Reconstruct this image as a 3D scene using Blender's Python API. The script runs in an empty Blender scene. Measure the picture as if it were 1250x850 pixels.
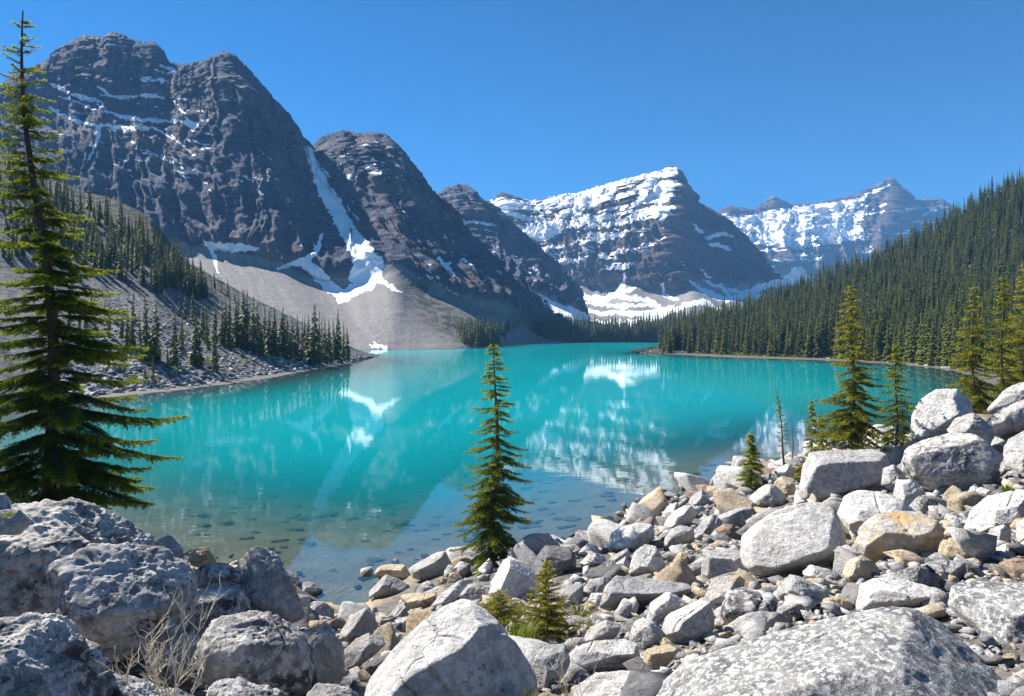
SKY_STR = .05; SKY_SAT = 1.75; SKY_VAL = .92; SUN_STR = 5.0; EXPOSURE = 1.5
MURK = .58; HAZE = .00026; HAZE_COL = (.20, .50, 1., 1)
import bpy, bmesh, math, random
import numpy as np
from mathutils import Vector, Matrix

R = math.radians
SC = bpy.context.scene
COL = SC.collection
H = 6.0            # camera height above the water (m)
F = 850.0          # focal length in photo pixels
CX, HY = 625.0, 404.0   # photo column straight ahead, photo row of the horizon
SUN_EL, SUN_AZ = 41.0, 54.0   # elevation; degrees left of straight ahead
LDIR = np.array([-math.cos(R(SUN_EL))*math.sin(R(SUN_AZ)), math.cos(R(SUN_EL))*math.cos(R(SUN_AZ)), math.sin(R(SUN_EL))])

def W(px, py, Y):
    return np.array([(px-CX)/F*Y, Y, H-(py-HY)/F*Y])

def project(P):
    Y = np.maximum(P[..., 1], .5)
    return CX+P[..., 0]/Y*F, HY-(P[..., 2]-H)/Y*F

# ---------------------------------------------------------------- noise
_rs = np.random.RandomState(7)
_PERM = np.concatenate([_rs.permutation(256)]*3)
_G = _rs.normal(size=(256, 3)); _G /= np.linalg.norm(_G, axis=1)[:, None]

def perlin(P):
    P = np.asarray(P, float)
    i = np.floor(P).astype(np.int64); f = P-i; i &= 255
    u = f*f*f*(f*(f*6-15)+10)
    out = 0.
    for dx in (0, 1):
        wx = u[:, 0] if dx else 1-u[:, 0]
        a = _PERM[i[:, 0]+dx]
        for dy in (0, 1):
            wy = u[:, 1] if dy else 1-u[:, 1]
            b = _PERM[a+((i[:, 1]+dy) & 255)]
            for dz in (0, 1):
                wz = u[:, 2] if dz else 1-u[:, 2]
                g = _G[_PERM[b+((i[:, 2]+dz) & 255)]]
                out = out+wx*wy*wz*(g[:, 0]*(f[:, 0]-dx)+g[:, 1]*(f[:, 1]-dy)+g[:, 2]*(f[:, 2]-dz))
    return out*1.5

def fbm(P, octv=5, gain=.5, lac=2.03, ridged=False):
    s = 0.; a = 1.; t = 0.
    Q = np.array(P, float)
    for o in range(octv):
        n = perlin(Q+o*17.31)
        if ridged: n = 1-2*np.abs(n)
        s = s+a*n; t += a; a *= gain; Q = Q*lac
    return s/t

def sstep(x, a, b):
    t = np.clip((x-a)/(b-a), 0, 1); return t*t*(3-2*t)

def nrm(v):
    v = np.asarray(v, float); return v/np.maximum(np.linalg.norm(v, axis=-1, keepdims=True), 1e-9)

# ---------------------------------------------------------------- meshes
def mesh_from(name, V, Fc, mat=None, smooth=True, mats=None, mat_idx=None, attrs=None):
    """V (n,3); Fc (m,k) with k = 3 or 4"""
    V = np.ascontiguousarray(V, dtype=np.float32); Fc = np.ascontiguousarray(Fc, dtype=np.int32)
    me = bpy.data.meshes.new(name)
    m, k = Fc.shape
    me.vertices.add(len(V)); me.vertices.foreach_set('co', V.ravel())
    me.loops.add(m*k); me.loops.foreach_set('vertex_index', Fc.ravel())
    me.polygons.add(m)
    me.polygons.foreach_set('loop_start', np.arange(0, m*k, k, dtype=np.int32))
    me.polygons.foreach_set('loop_total', np.full(m, k, dtype=np.int32))
    if mats:
        for q in mats: me.materials.append(q)
        if mat_idx is not None: me.polygons.foreach_set('material_index', np.ascontiguousarray(mat_idx, dtype=np.int32))
    elif mat: me.materials.append(mat)
    me.update(calc_edges=True)
    me.polygons.foreach_set('use_smooth', np.full(m, bool(smooth)))
    if attrs:
        for an, av in attrs.items():
            at = me.attributes.new(an, 'FLOAT', 'POINT')
            at.data.foreach_set('value', np.ascontiguousarray(av, dtype=np.float32))
    return me

def link(name, me, parent=None, loc=None):
    o = bpy.data.objects.new(name, me); COL.objects.link(o)
    if parent: o.parent = parent
    if loc is not None: o.location = tuple(float(c) for c in loc)
    return o

def tag(o, label=None, cat=None, group=None, kind=None):
    if label: o['label'] = label
    if cat: o['category'] = cat
    if group: o['group'] = group
    if kind: o['kind'] = kind
    return o

def grid_faces(nu, nv):
    i = np.arange(nu-1)[:, None]; j = np.arange(nv-1)[None, :]
    a = i*nv+j
    return np.stack([a, a+nv, a+nv+1, a+1], -1).reshape(-1, 4)

# ---------------------------------------------------------------- node helper
class NT:
    def __init__(s, name):
        s.m = bpy.data.materials.new(name); s.m.use_nodes = True
        s.t = s.m.node_tree; s.t.nodes.clear()
        s.out = s.t.nodes.new('ShaderNodeOutputMaterial')
    def n(s, typ, ins=None, **kw):
        d = s.t.nodes.new(typ)
        for k, v in kw.items(): setattr(d, k, v)
        for k, v in (ins or {}).items():
            sock = d.inputs[k]
            if isinstance(v, bpy.types.NodeSocket): s.t.links.new(v, sock)
            else: sock.default_value = v
        return d
    def noise(s, vec, scale, detail=6, rough=.6, dist=0., out='Fac'):
        return s.n('ShaderNodeTexNoise', {'Vector': vec, 'Scale': scale, 'Detail': detail, 'Roughness': rough, 'Distortion': dist}).outputs[out]
    def ramp(s, fac, stops, interp='LINEAR'):
        d = s.n('ShaderNodeValToRGB', {'Fac': fac}); d.color_ramp.interpolation = interp
        e = d.color_ramp.elements
        while len(e) < len(stops): e.new(.5)
        for q, (p, c) in zip(e, stops):
            q.position = p; q.color = (c if len(c) == 4 else (*c, 1)) if isinstance(c, tuple) else (c, c, c, 1)
        return d.outputs['Color']
    def mix(s, fac, a, b, blend='MIX'):
        d = s.n('ShaderNodeMix', data_type='RGBA', blend_type=blend)
        for k, v in ((0, fac), (6, a), (7, b)):
            if isinstance(v, bpy.types.NodeSocket): s.t.links.new(v, d.inputs[k])
            else: d.inputs[k].default_value = (*v, 1) if isinstance(v, tuple) and len(v) == 3 else v
        return d.outputs[2]
    def math(s, op, a, b=None, c=None, clamp=False):
        ins = {0: a}
        if b is not None: ins[1] = b
        if c is not None: ins[2] = c
        return s.n('ShaderNodeMath', ins, operation=op, use_clamp=clamp).outputs[0]
    def attr(s, name): return s.n('ShaderNodeAttribute', attribute_name=name).outputs['Fac']
    def mapping(s, vec, scale=(1, 1, 1), rot=(0, 0, 0), loc=(0, 0, 0)):
        return s.n('ShaderNodeMapping', {'Vector': vec, 'Scale': scale, 'Rotation': rot, 'Location': loc}).outputs[0]
    def bump(s, h, strength, dist, normal=None):
        ins = {'Height': h, 'Strength': strength, 'Distance': dist}
        if normal is not None: ins['Normal'] = normal
        return s.n('ShaderNodeBump', ins).outputs[0]
    def done(s, shader):
        s.t.links.new(shader, s.out.inputs['Surface']); return s.m
    def pbsdf(s, col, rough=.9, normal=None, spec=.3, **kw):
        ins = {'Base Color': col if isinstance(col, bpy.types.NodeSocket) else (*col, 1), 'Roughness': rough, 'Specular IOR Level': spec}
        if normal is not None: ins['Normal'] = normal
        ins.update(kw)
        return s.n('ShaderNodeBsdfPrincipled', ins).outputs[0]
    def coord(s, which='Object'): return s.n('ShaderNodeTexCoord').outputs[which]
# ================================================================ materials
def mat_rock(name, lo, hi, stain=None, stain_amt=.0, lichen=.5, tint=.12, pits=.5, sc=1.0, wet=1.):
    t = NT(name); oc = t.coord()
    rnd = t.n('ShaderNodeObjectInfo').outputs['Random']
    off = t.n('ShaderNodeVectorMath', {0: oc, 1: t.n('ShaderNodeCombineXYZ', {0: t.math('MULTIPLY', rnd, 37.), 1: t.math('MULTIPLY', rnd, 91.), 2: rnd}).outputs[0]}, operation='ADD').outputs[0]
    n1 = t.noise(off, 2.2*sc, 8, .62, .4)
    n2 = t.noise(off, 11*sc, 8, .7)
    n3 = t.noise(off, 45*sc, 5, .7)
    base = t.mix(t.ramp(n1, [(.40, 0.), (.58, 1.)]), lo, hi)
    bd = t.noise(t.mapping(off, (1.2, 1.2, 11.), (.5, .25, .0)), 1.5*sc, 5, .6, .4)
    base = t.mix(t.math('MULTIPLY', t.ramp(bd, [(.36, 1.), (.5, 0.)]), .38), base, tuple(c*.7 for c in lo))
    big = t.noise(off, .8*sc, 3, .5)
    base = t.mix(t.math('MULTIPLY', t.ramp(big, [(.42, 1.), (.55, 0.)]), .35), base, tuple(c*.85 for c in lo))
    base = t.mix(t.math('MULTIPLY', t.ramp(n2, [(.49, 0.), (.57, 1.)]), lichen), base, tuple(min(.8, c*(1.9 if lichen > .9 else 1.35)) for c in hi))
    base = t.mix(t.math('MULTIPLY', t.ramp(n3, [(.33, 1.), (.45, 0.)]), .38), base, tuple(c*.45 for c in lo))
    # brighter or darker stone by object
    base = t.mix(1.0, base, t.ramp(rnd, [(0., (1-tint, 1-tint, 1-tint*.9)), (.5, (1., .97, .93)), (1., (1+tint*.4, 1+tint*.3, 1+tint*.2))]), 'MULTIPLY')
    if stain:
        sn = t.noise(off, 3.1*sc, 6, .6, .8)
        base = t.mix(t.math('MULTIPLY', t.ramp(sn, [(.46, 0.), (.62, 1.)]), stain_amt), base, stain)
    # dark pits and weathering seams
    vo = t.n('ShaderNodeTexVoronoi', {'Vector': t.mapping(off, (1, 1, 1.6)), 'Scale': 13*sc, 'Randomness': 1.}).outputs['Distance']
    pm = t.math('MULTIPLY', t.ramp(vo, [(.08, 1.), (.2, 0.)]), t.ramp(t.noise(off, 3.7*sc, 3, .6), [(.45, 0.), (.6, 1.)]))
    base = t.mix(t.math('MULTIPLY', pm, pits), base, tuple(c*.25 for c in lo))
    wob = t.n('ShaderNodeVectorMath', {0: off, 1: t.n('ShaderNodeVectorMath', {0: t.noise(off, 5*sc, 4, .6, out='Color'), 'Scale': .10/sc}, operation='SCALE').outputs[0]}, operation='ADD').outputs[0]
    ve = t.n('ShaderNodeTexVoronoi', {'Vector': t.mapping(wob, (1, .55, 1.5), (.5, .35, .9)), 'Scale': 1.5*sc, 'Randomness': 1.}, feature='DISTANCE_TO_EDGE').outputs['Distance']
    crk = t.math('MULTIPLY', t.ramp(ve, [(.0, 1.), (.016, 0.)]), t.ramp(t.noise(off, 1.3*sc, 3, .6), [(.57, 0.), (.66, 1.)]))
    base = t.mix(t.math('MULTIPLY', crk, .4), base, tuple(c*.3 for c in lo))
    wz = t.math('ADD', t.n('ShaderNodeSeparateXYZ', {0: t.n('ShaderNodeNewGeometry').outputs['Position']}).outputs[2], t.math('MULTIPLY', n1, .12))
    base = t.mix(t.math('MULTIPLY', t.ramp(wz, [(.10, 1.), (.17, 0.)]), wet), base, t.mix(1., base, (.42, .36, .28), 'MULTIPLY'))   # wet at the waterline
    h = t.math('ADD', t.math('MULTIPLY', n2, .55), t.math('MULTIPLY', n3, .22))
    h = t.math('ADD', h, t.math('MULTIPLY', n1, .8))
    h = t.math('ADD', h, t.math('MULTIPLY', bd, .35))
    h = t.math('SUBTRACT', h, t.math('MULTIPLY', pm, .35)); h = t.math('SUBTRACT', h, t.math('MULTIPLY', crk, .3))
    nm = t.bump(h, 1., .085/sc)
    return t.done(t.pbsdf(base, .92, nm, .25))

MR = {
 'grey': mat_rock('rock_grey', (.27, .27, .275), (.46, .45, .44), (.40, .33, .24), .25),
 'pale': mat_rock('rock_pale', (.40, .395, .385), (.62, .61, .59), (.50, .44, .34), .2, .6),
 'dark': mat_rock('rock_dark', (.10, .10, .11), (.24, .24, .25), (.25, .22, .18), .3, .35),
 'tan': mat_rock('rock_tan', (.36, .29, .20), (.58, .50, .38), (.52, .33, .14), .4, .4),
 'orange': mat_rock('rock_orange_stained', (.34, .32, .29), (.58, .54, .48), (.60, .38, .15), .85, .4),
 'rough': mat_rock('rock_weathered_sun_shade', (.075, .075, .088), (.54, .53, .51), (.34, .30, .25), .25, .75, pits=.9),  # sunlit faces and black crevices put into the light and dark tones
 'speckle': mat_rock('rock_speckled', (.13, .13, .135), (.31, .31, .31), (.62, .58, .44), .2, 1., pits=.8, sc=2.2),
 'brown': mat_rock('rock_brown', (.20, .15, .12), (.34, .27, .22), (.36, .22, .12), .4, .3),
}

def mat_mountain(name, ca, cb, cc, strata=.06, tilt=(0, 0, 0), tal=((.24, .225, .21), (.36, .34, .32)), veg=(.05, .055, .03), snow_noise=.5, sc=1.0):
    t = NT(name); oc = t.coord()
    st = t.mapping(oc, (strata*.15, strata*.15, strata*1.5), tilt)
    ns = t.noise(st, 1., 8, .65, .5)
    n1 = t.noise(oc, .03*sc, 8, .65)
    n2 = t.noise(oc, .25*sc, 6, .7)
    nf = t.noise(t.mapping(oc, (strata*.35, strata*.35, strata*6), tilt), 1., 6, .7, .3)
    base = t.mix(t.ramp(t.math('ADD', t.math('MULTIPLY', ns, .6), t.math('MULTIPLY', nf, .4)), [(.38, 0.), (.60, 1.)]), ca, cb)
    base = t.mix(t.ramp(n1, [(.48, 0.), (.66, 1.)]), base, cc)
    base = t.mix(t.math('MULTIPLY', t.ramp(n2, [(.35, 1.), (.5, 0.)]), .8), base, tuple(c*.35 for c in ca))
    tn = t.noise(t.n('ShaderNodeCombineXYZ', {0: t.math('MULTIPLY', t.math('ADD', t.attr('uc'), t.math('MULTIPLY', n1, 30.)), .13), 1: t.math('MULTIPLY', t.attr('vc'), 1.3), 2: 0.}).outputs[0], 1., 8, .68)
    tf = t.noise(oc, .9*sc, 4, .7)
    talc = t.mix(t.ramp(tn, [(.28, 0.), (.72, 1.)]), tal[0], tal[1])
    talc = t.mix(t.math('MULTIPLY', t.ramp(tf, [(.35, 1.), (.5, 0.)]), .4), talc, tuple(c*.5 for c in tal[0]))
    base = t.mix(t.attr('talus'), base, talc)
    vm = t.math('MULTIPLY', t.attr('veg'), t.ramp(t.math('MULTIPLY', t.math('ADD', t.noise(oc, .16*sc, 7, .7), tn), .5), [(.42, 0.), (.54, 1.)]))
    base = t.mix(vm, base, veg)
    sn = t.noise(oc, .22*sc, 6, .65)
    s = t.math('ADD', t.attr('snow'), t.math('MULTIPLY', t.math('SUBTRACT', sn, .5), snow_noise))
    sm = t.ramp(s, [(.47, 0.), (.53, 1.)])
    base = t.mix(sm, base, (.88, .89, .91))
    rg = t.n('ShaderNodeTexNoise', {'Vector': oc, 'Scale': .10*sc, 'Detail': 9, 'Roughness': .62}, noise_type='RIDGED_MULTIFRACTAL').outputs['Fac']
    h = t.math('ADD', t.math('ADD', t.math('MULTIPLY', ns, 1.3), t.math('MULTIPLY', nf, .8)), t.math('ADD', t.math('MULTIPLY', n2, 1.1), t.math('ADD', t.math('MULTIPLY', rg, .5), n1)))
    stre = t.math('MULTIPLY', t.math('SUBTRACT', 1., t.math('MAXIMUM', sm, t.math('MULTIPLY', t.attr('talus'), .75))), .9)
    nm = t.n('ShaderNodeBump', {'Height': h, 'Strength': stre, 'Distance': 5.5/sc}).outputs[0]
    return t.done(t.pbsdf(base, .95, nm, .1))

def mat_plain(name, col, rough=.9, var=.3, scale=4., bumps=.0, **kw):
    t = NT(name); oc = t.coord()
    n1 = t.noise(oc, scale, 6, .65)
    base = t.mix(t.ramp(n1, [(.3, 0.), (.7, 1.)]), tuple(c*(1-var) for c in col), tuple(min(1, c*(1+var)) for c in col))
    nm = t.bump(n1, bumps, .02) if bumps else None
    return t.done(t.pbsdf(base, rough, nm, .2, **kw))

def mat_needles(name, dark, mid, tipc, trans=.35):
    t = NT(name); oc = t.coord()
    tip = t.attr('tip')
    n1 = t.noise(oc, 3.2, 4, .6)
    base = t.mix(t.ramp(n1, [(.35, 0.), (.65, 1.)]), dark, mid)
    base = t.mix(tip, base, tipc)
    rnd = t.n('ShaderNodeObjectInfo').outputs['Random']
    base = t.mix(1.0, base, t.ramp(rnd, [(0., (.82, .88, .85)), (1., (1.1, 1.06, .95))]), 'MULTIPLY')
    p = t.pbsdf(base, .6, None, .25)
    tr = t.n('ShaderNodeBsdfTranslucent', {'Color': base}).outputs[0]
    return t.done(t.n('ShaderNodeMixShader', {0: trans, 1: p, 2: tr}).outputs[0])

M_BARK = mat_plain('bark', (.085, .065, .05), .95, .5, 18., .8)
M_TWIG = mat_plain('twig_wood', (.075, .06, .045), .95, .4, 10.)
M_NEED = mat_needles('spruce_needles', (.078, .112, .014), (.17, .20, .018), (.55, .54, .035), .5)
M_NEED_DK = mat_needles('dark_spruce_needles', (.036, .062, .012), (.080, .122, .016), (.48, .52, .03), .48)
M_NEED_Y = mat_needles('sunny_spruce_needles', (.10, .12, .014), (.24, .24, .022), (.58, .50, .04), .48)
M_FAR = mat_needles('forest_needles', (.028, .050, .012), (.072, .100, .016), (.30, .30, .03), .35)
M_DRY = mat_plain('dry_stem', (.58, .50, .38), .9, .3, 20.)
M_GRASS = mat_needles('grass_blades', (.10, .12, .02), (.20, .20, .03), (.45, .36, .08), .4)
M_LEAF = mat_needles('low_shrub_leaves', (.06, .10, .015), (.12, .17, .02), (.26, .27, .03), .4)
M_DEADT = mat_plain('dead_wood', (.16, .12, .09), .95, .3, 12.)

def mat_ground():
    t = NT('ground_gravel_and_lakebed'); oc = t.coord()
    z = t.n('ShaderNodeSeparateXYZ', {0: oc}).outputs[2]
    n1 = t.noise(oc, .7, 8, .65); n2 = t.noise(oc, 6., 6, .7)
    vo = t.n('ShaderNodeTexVoronoi', {'Vector': oc, 'Scale': 6.5}); vd = vo.outputs['Distance']; vc = vo.outputs['Color']
    dry = t.mix(t.ramp(n2, [(.35, 0.), (.65, 1.)]), (.035, .03, .026), (.17, .155, .14))  # gravel darkened to carry the deep shade of gaps between boulders
    wet = t.mix(t.ramp(n1, [(.3, 0.), (.7, 1.)]), (.27, .185, .105), (.46, .34, .21))
    wet = t.mix(t.math('MULTIPLY', t.ramp(vd, [(.25, 1.), (.5, 0.)]), .35), wet, t.mix(.75, vc, (.22, .17, .11)))
    w = t.ramp(t.math('ADD', z, t.math('MULTIPLY', t.math('SUBTRACT', n1, .5), .4)), [(.02, 1.), (.22, 0.)])
    yy = t.n('ShaderNodeSeparateXYZ', {0: oc}).outputs[1]
    wet = t.mix(t.n('ShaderNodeMapRange', {0: yy, 1: 34., 2: 48.}, clamp=True).outputs[0], wet, (.10, .095, .08))
    base = t.mix(w, dry, wet)
    nm = t.bump(t.math('ADD', n2, t.math('MULTIPLY', vd, -1.)), .7, .05)
    return t.done(t.pbsdf(base, .85, nm, .3))
M_GROUND = mat_ground()

def mat_water():
    t = NT('glacial_lake_water'); oc = t.coord()
    murk = t.attr('murk')
    # milky turquoise body of the water, paler and sandier where shallow
    body_col = t.mix(t.ramp(t.noise(t.mapping(oc, (.03, .012, 1)), 1., 4, .5), [(.3, 0.), (.7, 1.)]), (.000, .265, .29), (.001, .34, .365))
    body = t.n('ShaderNodeBsdfDiffuse', {'Color': body_col}).outputs[0]
    clear = t.n('ShaderNodeBsdfTransparent', {'Color': (.80, .95, .93, 1)}).outputs[0]
    b = t.n('ShaderNodeMixShader', {0: murk, 1: clear, 2: body}).outputs[0]
    w1 = t.noise(t.mapping(oc, (1.0, 2.2, 1)), .9, 3, .5)
    w2 = t.noise(t.mapping(oc, (.25, .6, 1)), .35, 2, .5)
    nm = t.bump(t.math('ADD', w1, t.math('MULTIPLY', w2, 2.)), .035, .05)
    fr = t.n('ShaderNodeFresnel', {'IOR': 1.33, 'Normal': nm}).outputs[0]
    rf = t.n('ShaderNodeMapRange', {0: fr, 1: .02, 2: .9, 3: .16, 4: .68}, clamp=True).outputs[0]
    gl = t.n('ShaderNodeBsdfGlossy', {'Color': (.92, .97, 1, 1), 'Roughness': .015, 'Normal': nm}).outputs[0]
    return t.done(t.n('ShaderNodeMixShader', {0: rf, 1: b, 2: gl}).outputs[0])
M_WATER = mat_water()
# ================================================================ camera, sky, sun
cam = bpy.data.cameras.new('camera'); co = bpy.data.objects.new('camera', cam); COL.objects.link(co); SC.camera = co
co.location = (0, 0, H); co.rotation_euler = (R(90), 0, 0)
cam.sensor_width = 36; cam.lens = 36*F/1250; cam.clip_start = .1; cam.clip_end = 20000
cam.shift_y = -(425-HY)/1250
w = bpy.data.worlds.new('World'); SC.world = w; w.use_nodes = True
nt = w.node_tree; nt.nodes.clear()
sky = nt.nodes.new('ShaderNodeTexSky'); sky.sky_type = 'NISHITA'; sky.sun_disc = False
sky.sun_elevation = R(SUN_EL); sky.sun_rotation = R(-SUN_AZ)
sky.altitude = 3200; sky.air_density = 1.15; sky.dust_density = .5; sky.ozone_density = 3.0
hs = nt.nodes.new('ShaderNodeHueSaturation'); hs.inputs['Saturation'].default_value = SKY_SAT; hs.inputs['Hue'].default_value = .483; hs.inputs['Value'].default_value = SKY_VAL/6
gm = nt.nodes.new('ShaderNodeGamma'); gm.inputs[1].default_value = 1.4
sx = nt.nodes.new('ShaderNodeVectorMath'); sx.operation = 'SCALE'; sx.inputs['Scale'].default_value = 6
bg = nt.nodes.new('ShaderNodeBackground'); bg.inputs['Strength'].default_value = SKY_STR
wo = nt.nodes.new('ShaderNodeOutputWorld')
nt.links.new(sky.outputs[0], hs.inputs['Color']); nt.links.new(hs.outputs[0], gm.inputs[0]); nt.links.new(gm.outputs[0], sx.inputs[0]); nt.links.new(sx.outputs[0], bg.inputs[0]); nt.links.new(bg.outputs[0], wo.inputs[0])
sl = bpy.data.lights.new('sun', 'SUN'); sl.energy = SUN_STR; sl.angle = R(.5); sl.color = (1, .955, .89)
so = bpy.data.objects.new('sun', sl); COL.objects.link(so)
so.rotation_euler = Vector(LDIR.tolist()).to_track_quat('Z', 'Y').to_euler(); so.location = (-60, 60, 90)
SC.view_settings.view_transform = 'Standard'; SC.view_settings.look = 'None'
SC.view_settings.exposure = EXPOSURE; SC.view_settings.gamma = 1; SC.view_settings.use_curve_mapping = False
SC.cycles.use_denoising = True
SC.cycles.max_bounces = 6; SC.cycles.transparent_max_bounces = 12; SC.cycles.volume_bounces = 0
SC.cycles.diffuse_bounces = 3; SC.cycles.glossy_bounces = 3; SC.cycles.sample_clamp_indirect = 6
# ================================================================ lake outline, ground sheet, water
SHORE = np.array([(-3.4, 15), (-2.7, 17), (-1.4, 17.8), (.33, 18.5), (2.7, 19.9), (4.75, 23), (6.9, 26), (9.5, 28.5), (14, 33), (20, 38), (30, 43), (45, 60),
    (67, 106), (69, 124), (62.5, 142), (50, 155), (37.5, 182), (60, 230), (100, 300), (96, 362), (58, 366), (6, 364), (-8, 268), (-18.6, 243), (-48, 222), (-69, 214), (-62, 180),
    (-34, 152), (-30, 131), (-30.5, 88), (-33, 71.8), (-37, 61), (-38, 50), (-34, 35), (-20, 22), (-12, 19), (-7, 17.5), (-5.2, 16)], float)

def seg_dist(P, A, B):
    d = B-A; t = np.clip(((P-A)@d)/(d@d), 0, 1)
    return np.linalg.norm(P-(A+t[:, None]*d), axis=1)

def lake_sd(P):
    """+ outside the lake, - inside"""
    dm = np.full(len(P), 1e9); ins = np.zeros(len(P), bool)
    n = len(SHORE)
    for i in range(n):
        A, B = SHORE[i], SHORE[(i+1) % n]
        dm = np.minimum(dm, seg_dist(P, A, B))
        c = (A[1] > P[:, 1]) != (B[1] > P[:, 1])
        with np.errstate(divide='ignore', invalid='ignore'):
            xi = (B[0]-A[0])*(P[:, 1]-A[1])/(B[1]-A[1]+1e-12)+A[0]
        ins ^= c & (P[:, 0] < xi)
    return np.where(ins, -dm, dm)

def ground_z(x, y):
    x = np.atleast_1d(np.asarray(x, float)); y = np.atleast_1d(np.asarray(y, float))
    P = np.stack([x, y], -1)
    q = np.stack([x*.35, y*.35, x*0], -1)
    d = lake_sd(P)+.55*fbm(q, 3)*np.clip(1-(y-40)/60, 0, 1)
    near = 1-sstep(np.hypot(x, y-15), 34, 60)
    up = near*np.minimum(.31*d, 4.6+.02*d)+(1-near)*np.minimum(.04*d, .22+.001*d)
    dn = np.maximum(.095*d-.0035*d*d, -9)
    z = np.where(d > 0, up, dn)
    z = z+near*.10*fbm(np.stack([x*1.3, y*1.3, x*0+3], -1), 3)
    return z

def axis(segs):
    out = []
    for a, b, n in segs: out += list(np.linspace(a, b, n, endpoint=False))
    return np.array(out+[segs[-1][1]])
gx = axis([(-2900, -1200, 8), (-1200, -150, 30), (-150, -30, 60), (-30, 34, 260), (34, 150, 60), (150, 1200, 30), (1200, 2900, 8)])
gy = axis([(-600, -20, 12), (-20, 2, 30), (2, 44, 200), (44, 120, 70), (120, 420, 90), (420, 1400, 20), (1400, 2900, 10)])
X, Y = np.meshgrid(gx, gy, indexing='ij')
Z = ground_z(X.ravel(), Y.ravel())
V = np.stack([X.ravel(), Y.ravel(), Z], -1)
tag(link('ground', mesh_from('ground', V, grid_faces(len(gx), len(gy)), M_GROUND)), 'gravelly lake bank and stony lake bed', kind='structure')

wx = axis([(-170, -40, 30), (-40, 34, 200), (34, 170, 40)]); wy = axis([(9, 48, 150), (48, 130, 60), (130, 400, 50)])
X, Y = np.meshgrid(wx, wy, indexing='ij')
dep = np.maximum(-ground_z(X.ravel(), Y.ravel()), 0)
murk = 1-np.exp(-MURK*dep**1.35)
V = np.stack([X.ravel(), Y.ravel(), 0*X.ravel()], -1)
tag(link('water', mesh_from('water', V, grid_faces(len(wx), len(wy)), M_WATER, attrs={'murk': murk})), 'calm turquoise glacial lake mirroring the mountains', kind='structure')

# ================================================================ mountains and hills: lofted slopes
def rowi(u, row):
    r = np.array(row, float)
    return np.stack([np.interp(u, r[:, 0], r[:, k]) for k in (1, 2, 3)], -1)

def stroke_w(px, py, strokes, warp=3.6, soft=2.0):
    q = np.stack([px*.16, py*.16, px*0], -1); rag = fbm(np.stack([px*.35, py*.35, px*0+7], -1), 4, .65)
    dx = warp*fbm(q, 4, .6); dy = warp*fbm(q+31.7, 4, .6)
    P = np.stack([px+dx*1.5, py+dy*1.5], -1)
    w = np.zeros(len(px))
    for s in strokes:
        for (x0, y0, w0), (x1, y1, w1) in zip(s[:-1], s[1:]):
            A = np.array([x0, y0], float); B = np.array([x1, y1], float)
            L = B-A
            bb = (P[:, 0] > min(x0, x1)-25) & (P[:, 0] < max(x0, x1)+25) & (P[:, 1] > min(y0, y1)-25) & (P[:, 1] < max(y0, y1)+25)
            if not bb.any(): continue
            Q = P[bb]; t = np.clip(((Q-A)@L)/(L@L), 0, 1)
            d = np.linalg.norm(Q-(A+t[:, None]*L), axis=1)-(w0+(w1-w0)*t)+rag[bb]*(1.3+.28*min(w0, w1))
            w[bb] = np.maximum(w[bb], 1/(1+np.exp(np.clip(d/soft*2, -30, 30))))
    return w

def in_poly(px, py, poly):
    ins = np.zeros(len(px), bool); n = len(poly)
    for i in range(n):
        (ax, ay), (bx, by) = poly[i], poly[(i+1) % n]
        if ay == by: continue
        c = (ay > py) != (by > py)
        ins ^= c & (px < (bx-ax)*(py-ay)/(by-ay)+ax)
    return ins

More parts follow.
